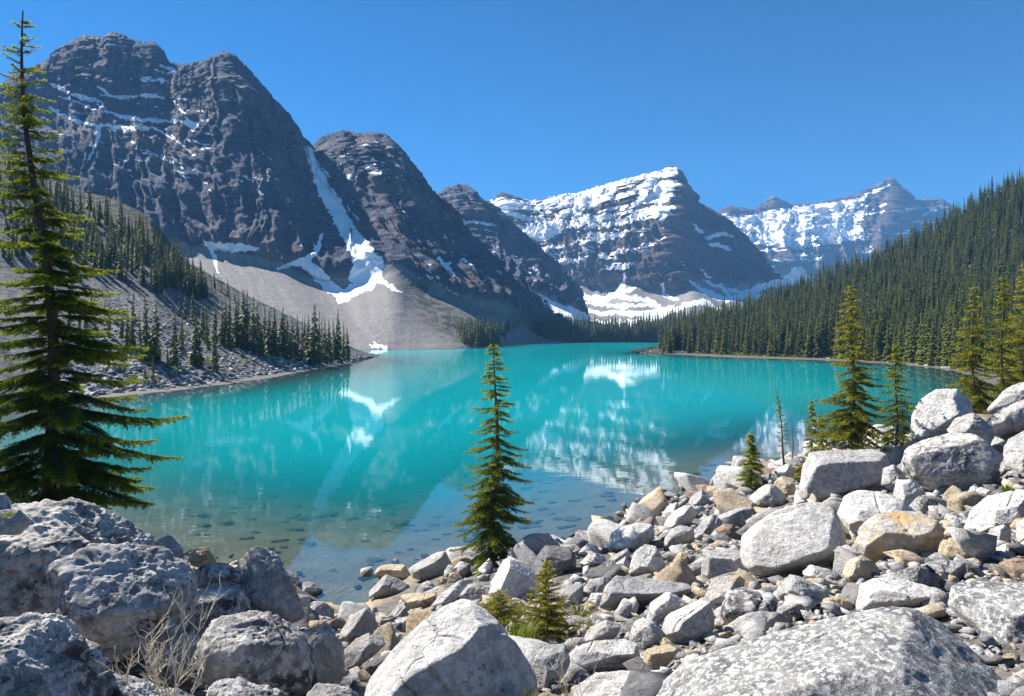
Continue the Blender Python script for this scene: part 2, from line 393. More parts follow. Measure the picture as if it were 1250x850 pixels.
def loft(name, label, mat, rows, u0, u1, nu, nvs, disp, talus_row, seed, jag=1.5, back=.45, amp=(9, 5, 2.), strata=(10., .0, 1.5),
         strokes=(), fields=(), ledge=0., veg=None, tfine=.05, fade=40, tal_u=1e9, ksoft=1.):
    """rows[0] = ridge line keyed by u; further rows go down the slope to the foot"""
    u = np.linspace(u0, u1, nu)
    RP = []
    for r in rows:
        q = rowi(u, r)
        if r is rows[0]:
            n = fbm(np.stack([u*.07+seed, u*0, u*0], -1), 4, .6, ridged=True)
            n2 = fbm(np.stack([u*.30+seed, u*0+5, u*0], -1), 3, .7, ridged=True)
            n3 = np.abs(perlin(np.stack([u*.17+seed*3, u*0+1, u*0], -1)))
            q[:, 1] -= (n-.1)*jag*.9+(n2-.1)*jag*1.2-(n3-.25)*jag*1.1
        RP.append(np.stack([(q[:, 0]-CX)/F*q[:, 2], q[:, 2], H-(q[:, 1]-HY)/F*q[:, 2]], -1))
    RP[-1][:, 2] = np.minimum(RP[-1][:, 2], -.8)
    for i in range(1, len(RP)):     # soften the lower rows
        k = int([10, 22, 48][min(i-1, 2)]*nu/860*ksoft)
        ker = np.hanning(2*k+1); ker /= ker.sum()
        for c in range(3):
            p = np.pad(RP[i][:, c], k, mode='edge'); RP[i][:, c] = np.convolve(p, ker, 'valid')
    bk = RP[0].copy(); bk[:, 1] += back*(RP[0][:, 2]+20); bk[:, 2] *= .25
    RP = [bk]+RP; nvs = [24]+list(nvs)
    segs = []; vv = []
    for i in range(len(RP)-1):
        tt = np.linspace(0, 1, nvs[i], endpoint=(i == len(RP)-2))
        segs.append(RP[i][:, None, :]*(1-tt)[None, :, None]+RP[i+1][:, None, :]*tt[None, :, None]); vv.append(i-1+tt)
    V = np.concatenate(segs, 1); v = np.concatenate(vv); nv = V.shape[1]
    B = V.copy()
    du = np.gradient(V, axis=0); dv = np.gradient(V, axis=1)
    N = nrm(np.cross(dv, du)); N[N[..., 1] > .2] *= 1
    P = V.reshape(-1, 3); N = N.reshape(-1, 3); vf = np.tile(v, nu); uf = np.repeat(u, nv)
    # keep normals pointing to the open side
    N[(vf > 0) & (N[:, 2] < 0)] *= -1
    hN = N.copy(); hN[:, 2] *= .3; hN = nrm(hN)
    cl = 1-sstep(vf, talus_row-.12, talus_row+.12)      # cliff weight
    cl = np.where(vf < 0, .6, cl)
    rw = np.clip(vf/.10, .12, 1); rw = np.where(vf < 0, .2, rw)       # keep the skyline
    s = seed*3.7
    big = fbm(np.stack([uf*disp[0]+s, vf*.9+P[:, 2]*.004, P[:, 1]*.002], -1), 4, .55, ridged=True)
    rib = fbm(np.stack([uf*disp[1]+s+fbm(P*.02+s, 3)*1.5, P[:, 2]*.012, P[:, 1]*.01], -1), 5, .55, ridged=True)
    fine = fbm(P*disp[2]+s, 6, .6, ridged=True)
    sz = P[:, 2]+strata[1]*P[:, 0]+6*fbm(P*.012+s, 3)
    ph = sz/strata[0]
    led = fbm(np.stack([ph, P[:, 0]*.01+s, P[:, 1]*.01], -1), 4, .65)
    rb = sstep(vf, 0, .6)*.97+.03; rb = np.where(vf < 0, .03, rb); rr_ = sstep(vf, 0, .35)*.9+.1; rr_ = np.where(vf < 0, .1, rr_); fd = 1-.9*sstep(uf, u1-fade, u1-fade*.4); rb = rb*fd; rr_ = rr_*fd; rw = rw*fd
    D = (amp[0]*big*rb+amp[1]*rib*rr_+amp[2]*fine*rw)*cl+strata[2]*led*cl*rr_
    tal = .03*amp[2]*fbm(np.stack([uf*.12+s, vf*1.2, vf*0], -1), 3, .5)+tfine*amp[2]*fine
    D = D+(1-cl)*tal*np.clip((len(rows)-1-vf)*3, 0, 1)
    P = P+hN*D[:, None]
    G = P.reshape(nu, nv, 3)
    n2 = nrm(np.cross(np.gradient(G, axis=1), np.gradient(G, axis=0))).reshape(-1, 3); n2[(vf > 0) & (n2[:, 2] < 0)] *= -1
    px, py = project(P)
    snow = stroke_w(px, py, strokes) if strokes else np.zeros(len(P))
    for poly, wt, bias in fields:
        m = in_poly(px+6*fbm(P*.02+9, 3), py+6*fbm(P*.02+19, 3), poly)
        bands = fbm(np.stack([ph*.8, px*.012, py*.02], -1), 4, .6)
        val = wt+bias*bands+ledge*(n2[:, 2]-.5)
        snow = np.where(m, np.maximum(snow, val), snow)
    tr = np.clip(1-cl, 0, 1)*np.where(vf < 0, 0, 1)
    tr = np.maximum(tr, sstep(uf+6*fbm(P*.03+4, 3), tal_u-4, tal_u+6))
    tr = sstep(tr+.25*fbm(P*.03+4, 4), .35, .65)
    vg = veg(px, py, vf) if veg else np.zeros(len(P))
    me = mesh_from(name, P, grid_faces(nu, nv), mat, attrs={'snow': snow, 'talus': tr, 'veg': vg, 'uc': uf+seed*50, 'vc': vf})
    o = tag(link(name, me), label, kind='structure')
    return dict(obj=o, P=P.reshape(nu, nv, 3), px=px.reshape(nu, nv), py=py.reshape(nu, nv), v=v, u=u)

MM1 = mat_mountain('mountain_rock_dark_hazed', (.060, .078, .122), (.165, .18, .235), (.27, .215, .205), .05, tilt=(0, -.27, 0), tal=((.19, .176, .166), (.30, .28, .262)), snow_noise=.35)  # blue of haze and skylit shade put into the rock colours
MM2 = mat_mountain('mountain_rock_far', (.085, .068, .066), (.22, .162, .138), (.26, .20, .165), .035, tilt=(0, .25, 0), tal=((.19, .175, .165), (.28, .26, .245)), sc=.45, snow_noise=.24)

A_ridge = [(-200,-200,150,430),(0,0,112,455),(9,9,102,455),(20,20,92,457),(51,51,84,460),(65,65,73,462),(85,85,56,465),(102,102,49,467),(126,126,50,470),(137,137,44,470),(150,150,46,470),(167,167,56,472),(186,186,56,474),(197,197,64,476),(204,204,80,478),(220,220,84,476),(235,235,82,468),(253,253,77,458),(273,273,68,450),(287,287,73,450),(297,297,82,450),(317,317,104,450),(338,338,130,455),(358,358,157,460),(369,369,174,468),(377,377,185,482),(386,386,180,472),(392,392,172,462),(405,405,168,458),(420,420,165,455),(437,437,168,455),(455,455,166,455),(470,470,168,456),(480,480,178,458),(487,487,190,460),(500,500,205,468),(512,512,222,476),(525,525,237,485),(545,545,262,500),(560,560,285,510),(585,585,310,530),(610,610,332,550),(635,635,356,565),(660,660,384,590),(690,690,402,600),(740,740,411,610)]
A_mid = [(-200,-200,240,385),(0,10,190,412),(60,62,140,420),(120,122,142,424),(170,172,144,428),(204,212,146,428),(240,252,155,405),(273,290,185,384),(317,335,215,380),(345,362,235,385),(366,384,240,398),(377,400,246,428),(388,420,246,405),(410,438,240,396),(440,458,238,394),(470,488,250,394),(487,508,268,402),(512,532,290,415),(545,565,315,430),(600,618,358,470),(660,668,396,500),(740,745,412,520)]
A_cf = [(-200,-200,340,330),(0,20,300,330),(100,120,298,330),(204,230,305,330),(273,300,316,325),(317,345,326,322),(345,385,348,318),(366,428,356,312),(377,458,328,330),(388,480,322,322),(410,498,342,316),(440,525,356,316),(487,565,366,325),(545,615,380,345),(600,650,396,380),(660,690,408,400),(740,745,414,420)]
A_tf = [(-200,-200,440,180),(100,150,430,205),(317,400,428,216),(377,470,427,226),(440,520,426,232),(487,565,425,240),(545,600,422,275),(600,650,419,350),(740,745,418,360)]
A_strokes = [[(60,102,1.5),(85,114,2),(102,119,3),(125,126,1)],[(106,97,.8),(138,118,1.5),(154,119,2),(181,116,2),(201,121,1)],[(61,131,2),(85,145,1.5),(116,154,2.2),(137,152,2)],[(120,155,4),(118,174,2.2),(106,198,1)],
 [(126,135,1.5),(147,142,2.4),(177,147,2),(218,148,2),(239,152,3)],[(212,123,.8),(225,140,1.5),(236,158,3)],[(137,155,2),(164,157,2.4),(191,157,1.5),(215,172,.8)],[(171,97,1.2),(204,99,1.2)],[(198,80,1.5),(212,87,2)],[(221,98,2),(223,102,1.5)],
 [(164,181,.8),(190,188,.8),(218,196,1)],[(170,185,.4),(212,198,1)],[(228,170,.8),(255,178,1)],[(262,185,.8),(275,190,.6)],[(246,146,.8),(262,148,.8)],[(70,118,.6),(95,125,.8),(108,132,.8)],[(208,165,.6),(238,190,.8)],[(300,215,.5),(330,222,.4)],[(355,192,.4),(372,207,.4)],[(310,180,.4),(335,196,.4)],
 [(250,297,3),(275,302,5.5),(300,303,5),(316,304,2)],[(255,299,3),(262,315,2),(266,334,.8)],[(340,328,2),(358,322,3),(375,318,4),(388,304,3),(393,284,.8)],[(370,320,6),(388,334,8),(402,350,7),(420,362,5)],
 [(377,184,5),(386,206,6),(398,234,9),(414,262,9),(430,290,11),(444,312,14),(455,326,14)],[(455,326,14),(448,342,12),(432,354,8),(415,366,5)],[(455,336,8),(470,346,3),(490,358,1)],[(440,318,8),(434,340,8)],
 [(432,183,.8),(450,176,1),(466,172,1.2)],[(440,206,1),(458,201,1.2)],[(447,213,1),(470,210,1.5)],[(415,190,1.2),(432,186,.6)],[(420,219,.8),(435,214,.8)],[(535,315,2),(545,325,2.2),(556,336,.6)],[(564,318,2),(578,324,1)],[(545,320,.8),(552,322,.8)],
 [(520,336,1),(535,345,.7),(560,362,.5)],[(452,422,1.2),(470,424,2)],[(455,418,.8),(465,424,1)]]
_r = np.random.RandomState(3)
def dashes(poly, n, ang, l0, l1, w0, w1):
    xs = [p[0] for p in poly]; ys = [p[1] for p in poly]; out = []
    while len(out) < n:
        x, y = _r.uniform(min(xs), max(xs)), _r.uniform(min(ys), max(ys))
        if not in_poly(np.array([x]), np.array([y]), poly)[0]: continue
        a = R(ang+_r.uniform(-14, 14)); l = _r.uniform(l0, l1); w_ = _r.uniform(w0, w1)
        out.append([(x, y, w_*.3), (x+l*.5*math.cos(a), y+l*.5*math.sin(a)+_r.uniform(-.8, .8), w_), (x+l*math.cos(a), y+l*math.sin(a), w_*.2)])
    return out
A_strokes += dashes([(60,85),(200,85),(245,120),(260,200),(330,215),(340,260),(240,230),(150,215),(60,160)], 85, 18, 4, 15, .5, 1.3)
A_strokes += dashes([(280,100),(370,190),(400,260),(430,330),(330,310),(260,220)], 30, 38, 3, 9, .3, .9)
A_strokes += dashes([(395,172),(480,175),(500,220),(480,250),(420,240)], 26, -8, 4, 13, .4, 1.1)
A_strokes += dashes([(440,260),(520,240),(640,365),(520,350)], 24, 35, 3, 9, .3, .9)
A_strokes += dashes([(375,185),(395,180),(475,330),(430,335)], 14, 60, 6, 14, 1., 3.)
def A_veg(px, py, v): return .9*np.exp(-((px-(505+(py-350)*.9))/26)**2)*sstep(py, 330, 350)*(1-sstep(py, 400, 420))+.25*(v > 1.2)*sstep(px, 490, 560)
A = loft('mountain', 'huge dark cliffed mountain with a steep snow couloir above grey scree, left', MM1, [A_ridge, A_mid, A_cf, A_tf], -200, 740, 860, [110, 120, 90], (.018, .06, .03), 2, 1, jag=4.0, amp=(9, 5., 4.2), strata=(9., .28, 2.2), strokes=A_strokes, veg=A_veg, fade=110, tal_u=655)

B_ridge = [(470,470,300,650),(510,510,262,650),(530,530,243,650),(540,540,236,650),(557,557,228,650),(570,570,230,650),(583,583,243,655),(600,600,254,660),(615,615,268,665),(630,630,283,670),(645,645,300,675),(665,665,325,680),(690,690,345,690),(697,697,356,700),(701,701,370,700),(706,706,390,700),(712,712,404,700),(790,790,414,700)]
B_mid = [(470,480,330,600),(530,548,290,600),(557,575,288,600),(583,605,300,605),(615,640,320,610),(645,665,335,620),(690,692,362,640),(701,702,384,650),(712,714,408,660),(790,790,415,660)]
B_cf = [(470,520,350,530),(557,600,350,525),(600,640,358,520),(645,668,366,520),(690,694,376,530),(701,704,396,550),(712,716,412,560),(790,790,417,560)]
B_tf = [(470,560,412,400),(600,660,414,390),(700,720,414,400),(790,800,414,420)]
B_strokes = dashes([(545,240),(600,255),(650,330),(600,330),(550,280)], 26, 8, 4, 12, .4, 1.1)+dashes([(600,300),(650,320),(690,365),(640,350)], 12, 30, 4, 9, .4, 1.)+[[(553,272,1.5),(580,270,2),(604,276,1)],[(568,289,2),(575,291,1.5)],[(560,240,.5),(575,238,.6)],[(628,342,2.5),(640,352,4),(655,362,4),(680,374,4),(720,388,3)],[(548,262,.8),(560,266,.8)],[(660,372,1),(690,384,2),(740,396,2)]]
Bm = loft('mountain', 'smaller dark pyramid peak behind the cliffs, left of the snowy central mountain', MM1, [B_ridge, B_mid, B_cf, B_tf], 470, 790, 330, [80, 80, 60], (.03, .1, .035), 2, 2, jag=3.2, amp=(9, 6, 4.5), strata=(12., -.2, 4.), strokes=B_strokes, fade=100, tal_u=698, ksoft=.35)

C_ridge = [(540,540,290,1150),(585,585,262,1150),(597,597,250,1150),(605,605,244,1150),(612,612,237,1150),(622,622,240,1150),(632,632,247,1150),(655,655,248,1130),(680,680,242,1120),(700,700,240,1100),(720,720,234,1080),(745,745,227,1060),(765,765,222,1050),(790,790,215,1040),(808,808,212,1030),(819,819,205,1020),(825,825,206,1020),(831,831,222,1025),(838,838,241,1035),(850,850,250,1050),(860,860,255,1060),(872,872,265,1070),(885,885,280,1080),(897,897,293,1085),(912,912,315,1090),(925,925,345,1095),(960,960,372,1100),(1010,1010,385,1100)]
C_mid = [(540,560,330,1060),(605,620,285,1050),(632,650,282,1050),(680,695,285,1020),(700,712,288,1000),(745,748,290,960),(790,785,285,925),(815,808,275,905),(825,822,280,890),(838,850,300,930),(860,880,312,960),(885,900,318,985),(912,922,335,1020),(925,935,352,1030),(960,965,376,1040),(1010,1010,388,1050)]
C_cf = [(540,590,350,960),(605,640,345,950),(632,665,345,945),(680,702,351,930),(700,720,355,920),(745,742,359,895),(765,763,345,890),(790,791,357,865),(815,820,360,845),(828,833,356,845),(838,846,342,870),(860,880,352,890),(885,908,352,900),(912,930,348,930),(960,965,372,940),(1010,1010,388,950)]
C_tf = [(540,640,416,620),(700,720,416,600),(825,830,416,600),(925,930,416,620),(1010,1010,416,640)]
upC = [(588,262),(600,240),(640,244),(700,230),(790,205),(830,205),(832,235),(815,262),(790,270),(760,288),(700,300),(640,310),(600,290)]
C_strokes = [[(600,262,1.5),(612,258,2.5),(622,262,3),(640,266,3),(668,268,3)],[(730,246,1.5),(765,238,3),(800,226,3),(815,222,3)],[(735,275,2),(765,270,4),(800,255,4),(812,240,4)],[(740,256,2),(770,252,3),(795,240,3)],
 [(845,272,1),(856,284,1.5)],[(862,292,1.5),(880,286,2.5),(893,288,2)],[(868,298,2.5),(885,302,2),(893,306,1.5)],[(857,330,1),(866,340,1.5)],[(832,320,.6),(840,330,.6)],
 [(763,334,1.2),(761,348,3),(752,360,3)],[(697,332,1.5),(700,348,3),(712,362,3),(735,366,4),(752,360,3),(775,352,2)],[(745,361,3),(790,366,3),(812,378,2)],[(808,346,1),(810,360,2.5),(825,366,2)],[(843,344,2),(860,356,3.5),(885,366,4),(905,362,3)],[(858,342,1),(880,350,2),(892,362,3)],[(905,362,4),(925,352,4),(945,346,4),(965,345,4)],[(890,352,2),(915,362,4),(950,362,4)],
 [(700,392,2),(740,396,4),(775,394,4),(810,384,3),(835,374,3),(858,368,3),(880,378,2)],[(760,382,3),(790,384,4),(820,376,3)],[(690,362,2),(705,376,3),(735,384,2),(760,380,2)],[(715,370,2),(760,374,3),(800,372,2)],[(650,352,2),(680,366,2)]]
Cfields = [(upC, .55, .9), ([(600,290),(700,300),(760,288),(812,262),(812,300),(760,330),(690,330),(620,330)], .34, 1.0), ([(640,345),(700,350),(820,355),(940,345),(1000,380),(900,410),(680,410)], -.16, 1.15),([(832,215),(905,310),(930,350),(850,350),(830,280)], .12, .7)]
Cm = loft('mountain', 'snow-banded central mountain with a sharp right-hand summit above snowy scree', MM2, [C_ridge, C_mid, C_cf, C_tf], 540, 1010, 520, [120, 110, 80], (.03, .11, .02), 2, 3, jag=2.5, amp=(20, 12, 8), strata=(17., -.22, 9.), strokes=C_strokes, fields=Cfields, ledge=.28)

D_ridge = [(800,800,300,1900),(850,850,272,1900),(876,876,264,1900),(884,884,257,1900),(890,890,253,1900),(897,897,257,1900),(905,905,255,1900),(915,915,259,1900),(928,928,257,1900),(936,936,248,1900),(944,944,241,1900),(955,955,248,1900),(965,965,251,1900),(985,985,251,1900),(1005,1005,249,1900),(1030,1030,243,1900),(1045,1045,240,1900),(1060,1060,233,1900),(1075,1075,226,1900),(1088,1088,218,1900),(1096,1096,229,1900),(1106,1106,241,1900),(1116,1116,247,1900),(1130,1130,246,1900),(1143,1143,243,1900),(1150,1150,248,1900),(1156,1156,251,1900),(1175,1175,262,1900),(1220,1220,290,1900),(1300,1300,330,1900)]
D_mid = [(800,800,330,1780),(890,890,295,1770),(944,940,290,1760),(985,985,290,1750),(1030,1030,285,1750),(1060,1050,280,1720),(1088,1085,275,1690),(1116,1115,280,1720),(1150,1145,285,1750),(1220,1220,310,1750),(1300,1300,340,1750)]
D_cf = [(800,800,370,1640),(890,895,345,1620),(944,950,335,1600),(985,975,350,1600),(1060,1050,350,1590),(1116,1110,350,1600),(1300,1300,370,1600)]
D_tf = [(800,800,412,1200),(1300,1300,412,1200)]
D_strokes = [[(925,282,2),(960,278,4),(1000,268,6),(1025,262,8),(1040,252,5),(1062,236,2),(1080,230,2),(1086,226,1)],[(1000,256,4),(1030,250,5),(1045,246,3)],[(1010,275,7),(1035,275,6),(1052,283,3)],[(960,255,2),(990,256,4)],[(885,265,1.5),(900,275,3),(925,280,3)],[(905,290,2),(940,290,3),(980,284,3)],[(1068,254,1),(1085,250,1)],[(1105,256,2),(1125,254,2)],[(1128,262,2),(1150,250,1.5)],
 [(945,318,1.5),(970,318,1.2),(1005,316,1.2)],[(910,310,1.2),(935,306,1.2),(960,305,1)],[(958,340,3),(975,330,5),(985,345,8),(965,345,5)],[(935,328,1.5),(945,326,1.5)],[(1060,262,1),(1080,258,1)],[(955,300,1),(1000,300,1)],[(900,330,2),(930,345,3),(955,350,3)]]
Dfields = [([(878,262),(900,262),(940,258),(1000,250),(1060,240),(1062,250),(1050,280),(1060,290),(1000,300),(940,300),(900,295)], .60, .6), ([(880,285),(1170,262),(1170,360),(880,360)], .30, .9)]
Dm = loft('mountain', 'distant snowfield mountain with several summits above the forested hillside, right', MM2, [D_ridge, D_mid, D_cf, D_tf], 800, 1300, 480, [100, 90, 20], (.035, .12, .012), 2, 4, jag=1.9, amp=(32, 18, 14), strata=(22., .05, 14.), strokes=D_strokes, fields=Dfields, ledge=.25)

# near hillsides
MH = mat_mountain('hillside_scree', (.10, .09, .085), (.2, .185, .17), (.25, .23, .21), .2, tal=((.045, .048, .055), (.25, .245, .24)), veg=(.05, .055, .03), sc=4., snow_noise=0)  # bluish shadows and highlights of the slope put into the scree streaks
MF = mat_mountain('forest_floor', (.05, .045, .03), (.07, .06, .035), (.05, .05, .03), .2, tal=((.045, .042, .026), (.07, .062, .04)), veg=(.03, .04, .015), sc=4., snow_noise=0)
Fr = [(-200,-200,110,120),(-100,-100,150,140),(0,0,185,160),(60,60,218,166),(102,102,236,170),(130,130,242,172),(151,151,250,173),(183,183,266,174),(200,200,288,175),(229,229,322,176),(292,292,357,176),(366,366,394,168),(410,410,416,160),(432,432,430,156),(448,448,437,153)]
Fm = [(-200,-200,300,80),(0,10,330,100),(102,110,352,110),(183,190,366,115),(229,235,385,125),(292,300,400,132),(366,365,416,138),(410,408,430,140),(448,448,438,150)]
Ff = [(-200,-200,540,34),(-100,-60,520,42),(0,40,497,54),(60,90,490,59),(102,125,486,62),(183,215,477,70),(229,270,470,77),(292,320,463,87),(366,385,452,106),(410,425,444.5,126),(448,448,438.5,149)]
def F_veg(px, py, v): return .95*sstep(-v, -.75, -.3)*(1-sstep(px, 240, 300))+.3
HF = loft('hill', 'steep pale scree hillside descending to the lake on the left', MH, [Fr, Fm, Ff], -200, 448, 520, [130, 170], (.05, .2, .35), .02, 5, jag=.8, amp=(.0, .0, 2.2), strata=(4., 0, .0), back=.8, veg=F_veg, tfine=.16)
Er = [(780,780,431,186),(800,800,424,205),(850,850,410,235),(900,900,390,250),(950,950,370,258),(1000,1000,350,262),(1050,1050,330,264),(1100,1100,307,264),(1150,1150,280,264),(1200,1200,250,262),(1250,1250,222,260),(1350,1350,165,255),(1500,1500,90,240)]
Em = [(780,785,432,183),(850,850,424,200),(900,900,412,205),(1000,1000,392,205),(1100,1100,372,195),(1250,1260,340,185),(1350,1380,310,170),(1500,1520,270,150)]
Ef = [(780,790,433,179),(850,850,434.5,167),(900,900,436.5,156),(1000,1000,439.5,143),(1100,1100,445,124),(1160,1160,451.5,106),(1250,1250,462,88),(1350,1400,480,66),(1500,1600,520,44)]
HE = loft('hill', 'steep forested hillside rising from the right shore', MF, [Er, Em, Ef], 780, 1500, 300, [70, 80], (.02, .1, .1), .02, 6, jag=.3, amp=(0, 0, 3.), strata=(4., 0, 0.), back=.8)
# low wooded rise along the far shore
Gr = [(560,560,420,330),(600,600,404,385),(640,640,399,395),(700,700,402,400),(760,760,404,400),(800,800,395,405),(850,850,385,410),(900,900,378,410),(980,980,370,410)]
Gf = [(560,560,424.6,244),(600,595,423.5,262),(640,640,418.3,357),(700,700,418.2,359),(980,980,418.2,359)]
HG = loft('hill', 'low wooded rise along the far end of the lake', MF, [Gr, Gf], 560, 980, 120, [30], (.02, .1, .1), .02, 7, jag=.2, amp=(0, 0, 1.), strata=(4., 0, 0.), back=.3)
# ================================================================ conifers
def tube_mesh(path, rad, sides=7):
    path = np.asarray(path, float); n = len(path)
    T = nrm(np.gradient(path, axis=0)); up = np.array([0, 1, 0.]) if abs(T[0, 2]) > .8 else np.array([0, 0, 1.])
    A = nrm(np.cross(T, up)); B = np.cross(T, A)
    a = np.linspace(0, 2*np.pi, sides, endpoint=False)
    V = path[:, None]+rad[:, None, None]*(np.cos(a)[None, :, None]*A[:, None]+np.sin(a)[None, :, None]*B[:, None])
    V = V.reshape(-1, 3); Fc = []
    i = np.arange(n-1)[:, None]*sides; j = np.arange(sides)[None]
    Fc = np.stack([i+j, i+(j+1) % sides, i+sides+(j+1) % sides, i+sides+j], -1).reshape(-1, 4)
    return V, Fc

def conifer_geo(h, prof, seed, whorls, per, nl=.03, nw=.009, nsp=.02, twsp=.06, droop=.35, sparse=0., lean=(0, 0), base_bare=.03, top_bare=.0, twl=.42, special=(), k=3, rise=.25, sub2=False):
    """prof: [(height fraction, branch length)], returns trunk and crown geometry. Everything grows from the trunk at (0,0,0)."""
    rs = np.random.RandomState(seed)
    pf = np.array(prof, float)
    def trunk(t): 
        t = np.asarray(t, float)
        return np.stack([lean[0]*t+.012*h*np.sin(t*7+seed), lean[1]*t+.012*h*np.cos(t*6+seed), h*t], -1)
    ts = np.linspace(0, 1, 40)
    TV, TF = tube_mesh(trunk(ts), h*.0125*(1-ts)**.9+.004*h*.25, 8)
    B0 = []; az = []; L = []; el = []
    for w in range(whorls):
        t = base_bare+(1-base_bare-.01)*(w/whorls)**.92
        n = per if t < .85 else max(3, per-2)
        a0 = rs.uniform(0, 6.28)
        for q in range(n):
            if rs.rand() < sparse: continue
            tt = min(.995, max(.0, t+rs.uniform(-.5, .5)/whorls))
            B0.append(tt); az.append(a0+q*2*np.pi/n+rs.uniform(-.35, .35))
            L.append(np.interp(tt, pf[:, 0], pf[:, 1])*rs.choice([rs.uniform(.75, 1.12), rs.uniform(.4, .8)], p=[.75, .25]))
    for (tt, a, l) in special: B0.append(tt); az.append(a); L.append(l)
    B0 = np.array(B0); az = np.array(az); L = np.maximum(np.array(L), .03)
    nb = len(B0); S = 12
    s = np.linspace(0, 1, S)
    elev0 = rise+.55*np.clip(B0-.7, 0, 1)+rs.uniform(-.1, .1, nb)-.25*np.clip(.4-B0, 0, 1)
    dr = droop*(1-.6*B0)+rs.uniform(-.05, .05, nb)
    horiz = L[:, None]*s[None]
    zz = L[:, None]*(elev0[:, None]*s-dr[:, None]*(s**1.6)*1.7+dr[:, None]*.75*s**3.6)
    azs = az[:, None]+rs.uniform(-.25, .25, nb)[:, None]*s
    O = trunk(B0)
    BP = np.stack([O[:, None, 0]+horiz*np.cos(azs), O[:, None, 1]+horiz*np.sin(azs), O[:, None, 2]+zz], -1)
    # branch wood as 3-sided tubes
    WV = []; WF = []; nvv = 0
    T = nrm(np.gradient(BP, axis=1)); side = nrm(np.cross(T, [0, 0, 1.])); upv = np.cross(side, T)
    r = (.010*L[:, None]+.002)*(1-.85*s[None])
    ang = [0, 2.1, 4.2]
    ring = np.stack([BP+r[..., None]*(math.cos(a)*side+math.sin(a)*upv) for a in ang], 2)   # nb,S,3,3
    WV.append(ring.reshape(-1, 3))
    b = np.arange(nb)[:, None, None]*S*3; i = np.arange(S-1)[None, :, None]*3; j = np.arange(3)[None, None]
    WF.append(np.stack(np.broadcast_arrays(b+i+j, b+i+(j+1) % 3, b+i+3+(j+1) % 3, b+i+3+j), -1).reshape(-1, 4)); nvv += len(WV[0])
    # twigs along every branch, both sides
    bi = []; st = []; sd = []
    for q in range(nb):
        m = max(3, int(L[q]/twsp))
        pos = np.linspace(.10, .98, m)+rs.uniform(-.3, .3, m)/m
        for sg in (-1, 1): bi += [q]*m; st += list(np.clip(pos+rs.uniform(-.2, .2)/m, .06, .99)); sd += [sg]*m
    bi = np.array(bi); st = np.array(st); sd = np.array(sd)
    x = st*(S-1); i0 = np.minimum(x.astype(int), S-2); f = (x-i0)[:, None]
    P0 = BP[bi, i0]*(1-f)+BP[bi, i0+1]*f
    Tt = T[bi, i0]; Ss = side[bi, i0]; Uu = upv[bi, i0]
    nt_ = len(bi)
    tl = L[bi]*twl*(1-st*.92)**.8*np.minimum(1, st*4+.35)*rs.uniform(.55, 1.1, nt_)
    tl = np.maximum(tl, nl*1.1)
    ang = rs.uniform(.65, 1.05, nt_)
    D = np.cos(ang)[:, None]*Tt+(np.sin(ang)*sd)[:, None]*Ss+rs.uniform(-.25, .12, nt_)[:, None]*Uu
    D = nrm(D); D[:, 2] -= .10; D = nrm(D)
    if sub2:    # side shoots on the longer twigs
        lg = np.where(tl > nl*3.2)[0]; rep = 3
        ii = np.repeat(lg, rep*2); fr2 = np.tile(np.repeat(np.array([.25, .5, .72]), 2), len(lg)); s2 = np.tile(np.array([-1., 1.]), len(lg)*rep)
        p2 = P0[ii]+D[ii]*(tl[ii]*fr2)[:, None]; p2[:, 2] -= tl[ii]*fr2**2*.14
        sv = nrm(np.cross(D[ii], Uu[ii])); d2 = nrm(D[ii]*.75+sv*(s2*.65)[:, None]+rs.normal(size=(len(ii), 3))*.08-[0, 0, .06])
        l2 = tl[ii]*(1-fr2)*.55*rs.uniform(.7, 1.1, len(ii))
        P0 = np.concatenate([P0, p2]); D = np.concatenate([D, d2]); tl = np.concatenate([tl, l2]); bi = np.concatenate([bi, bi[ii]]); st = np.concatenate([st, np.clip(st[ii]+fr2*.15, 0, 1)])
    # include the branch axis itself as needle-bearing shoots
    sgi = np.repeat(np.arange(nb), S-3); sgj = np.tile(np.arange(2, S-1), nb)
    A0 = BP[sgi, sgj]; A1 = BP[sgi, sgj+1]
    Q0 = np.concatenate([P0, A0]); QD = np.concatenate([D, nrm(A1-A0)]); QL = np.concatenate([tl, np.linalg.norm(A1-A0, axis=1)])
    tipf = np.concatenate([np.clip(st*1.0, 0, 1), sgj/(S-1.)]); hh = np.concatenate([B0[bi], B0[sgi]])
    nn = np.maximum(2, (QL/nsp).astype(int))
    tot = int(nn.sum()); ti = np.repeat(np.arange(len(nn)), nn)
    loc = np.arange(tot)-np.repeat(np.cumsum(nn)-nn, nn)
    fr = (loc+rs.rand(tot))/nn[ti]
    Cc = Q0[ti]+QD[ti]*(QL[ti]*fr)[:, None]; Cc[:, 2] -= (QL[ti]*fr**2)*.14
    Vs = []; tips = []
    for q in range(k):
        rn = nrm(rs.normal(size=(tot, 3))); rn[:, 2] = np.abs(rn[:, 2])*.7-.15 if q else rn[:, 2]
        d = nrm(QD[ti]*.75+nrm(np.cross(QD[ti], rn))*.85)
        ll = nl*rs.uniform(.7, 1.2, tot)*(1-.25*fr)
        wv = nrm(np.cross(d, rn))*nw*.5
        Vs.append(np.stack([Cc-wv, Cc+wv, Cc+d*ll[:, None]], 1))
        tp = np.clip((fr*.5+tipf[ti]*.6-.5)*1.35+(d[:, 2]*.3)+.3*(hh[ti]-.4), 0, 1)
        tips.append(np.stack([tp*.8, tp*.8, np.minimum(1, tp*1.1+.05)], 1))
    NV = np.concatenate(Vs).reshape(-1, 3); tip = np.concatenate(tips).ravel()
    NF = np.arange(len(NV)).reshape(-1, 3)
    return (TV, TF), (WV[0], WF[0]), (NV, NF, tip)

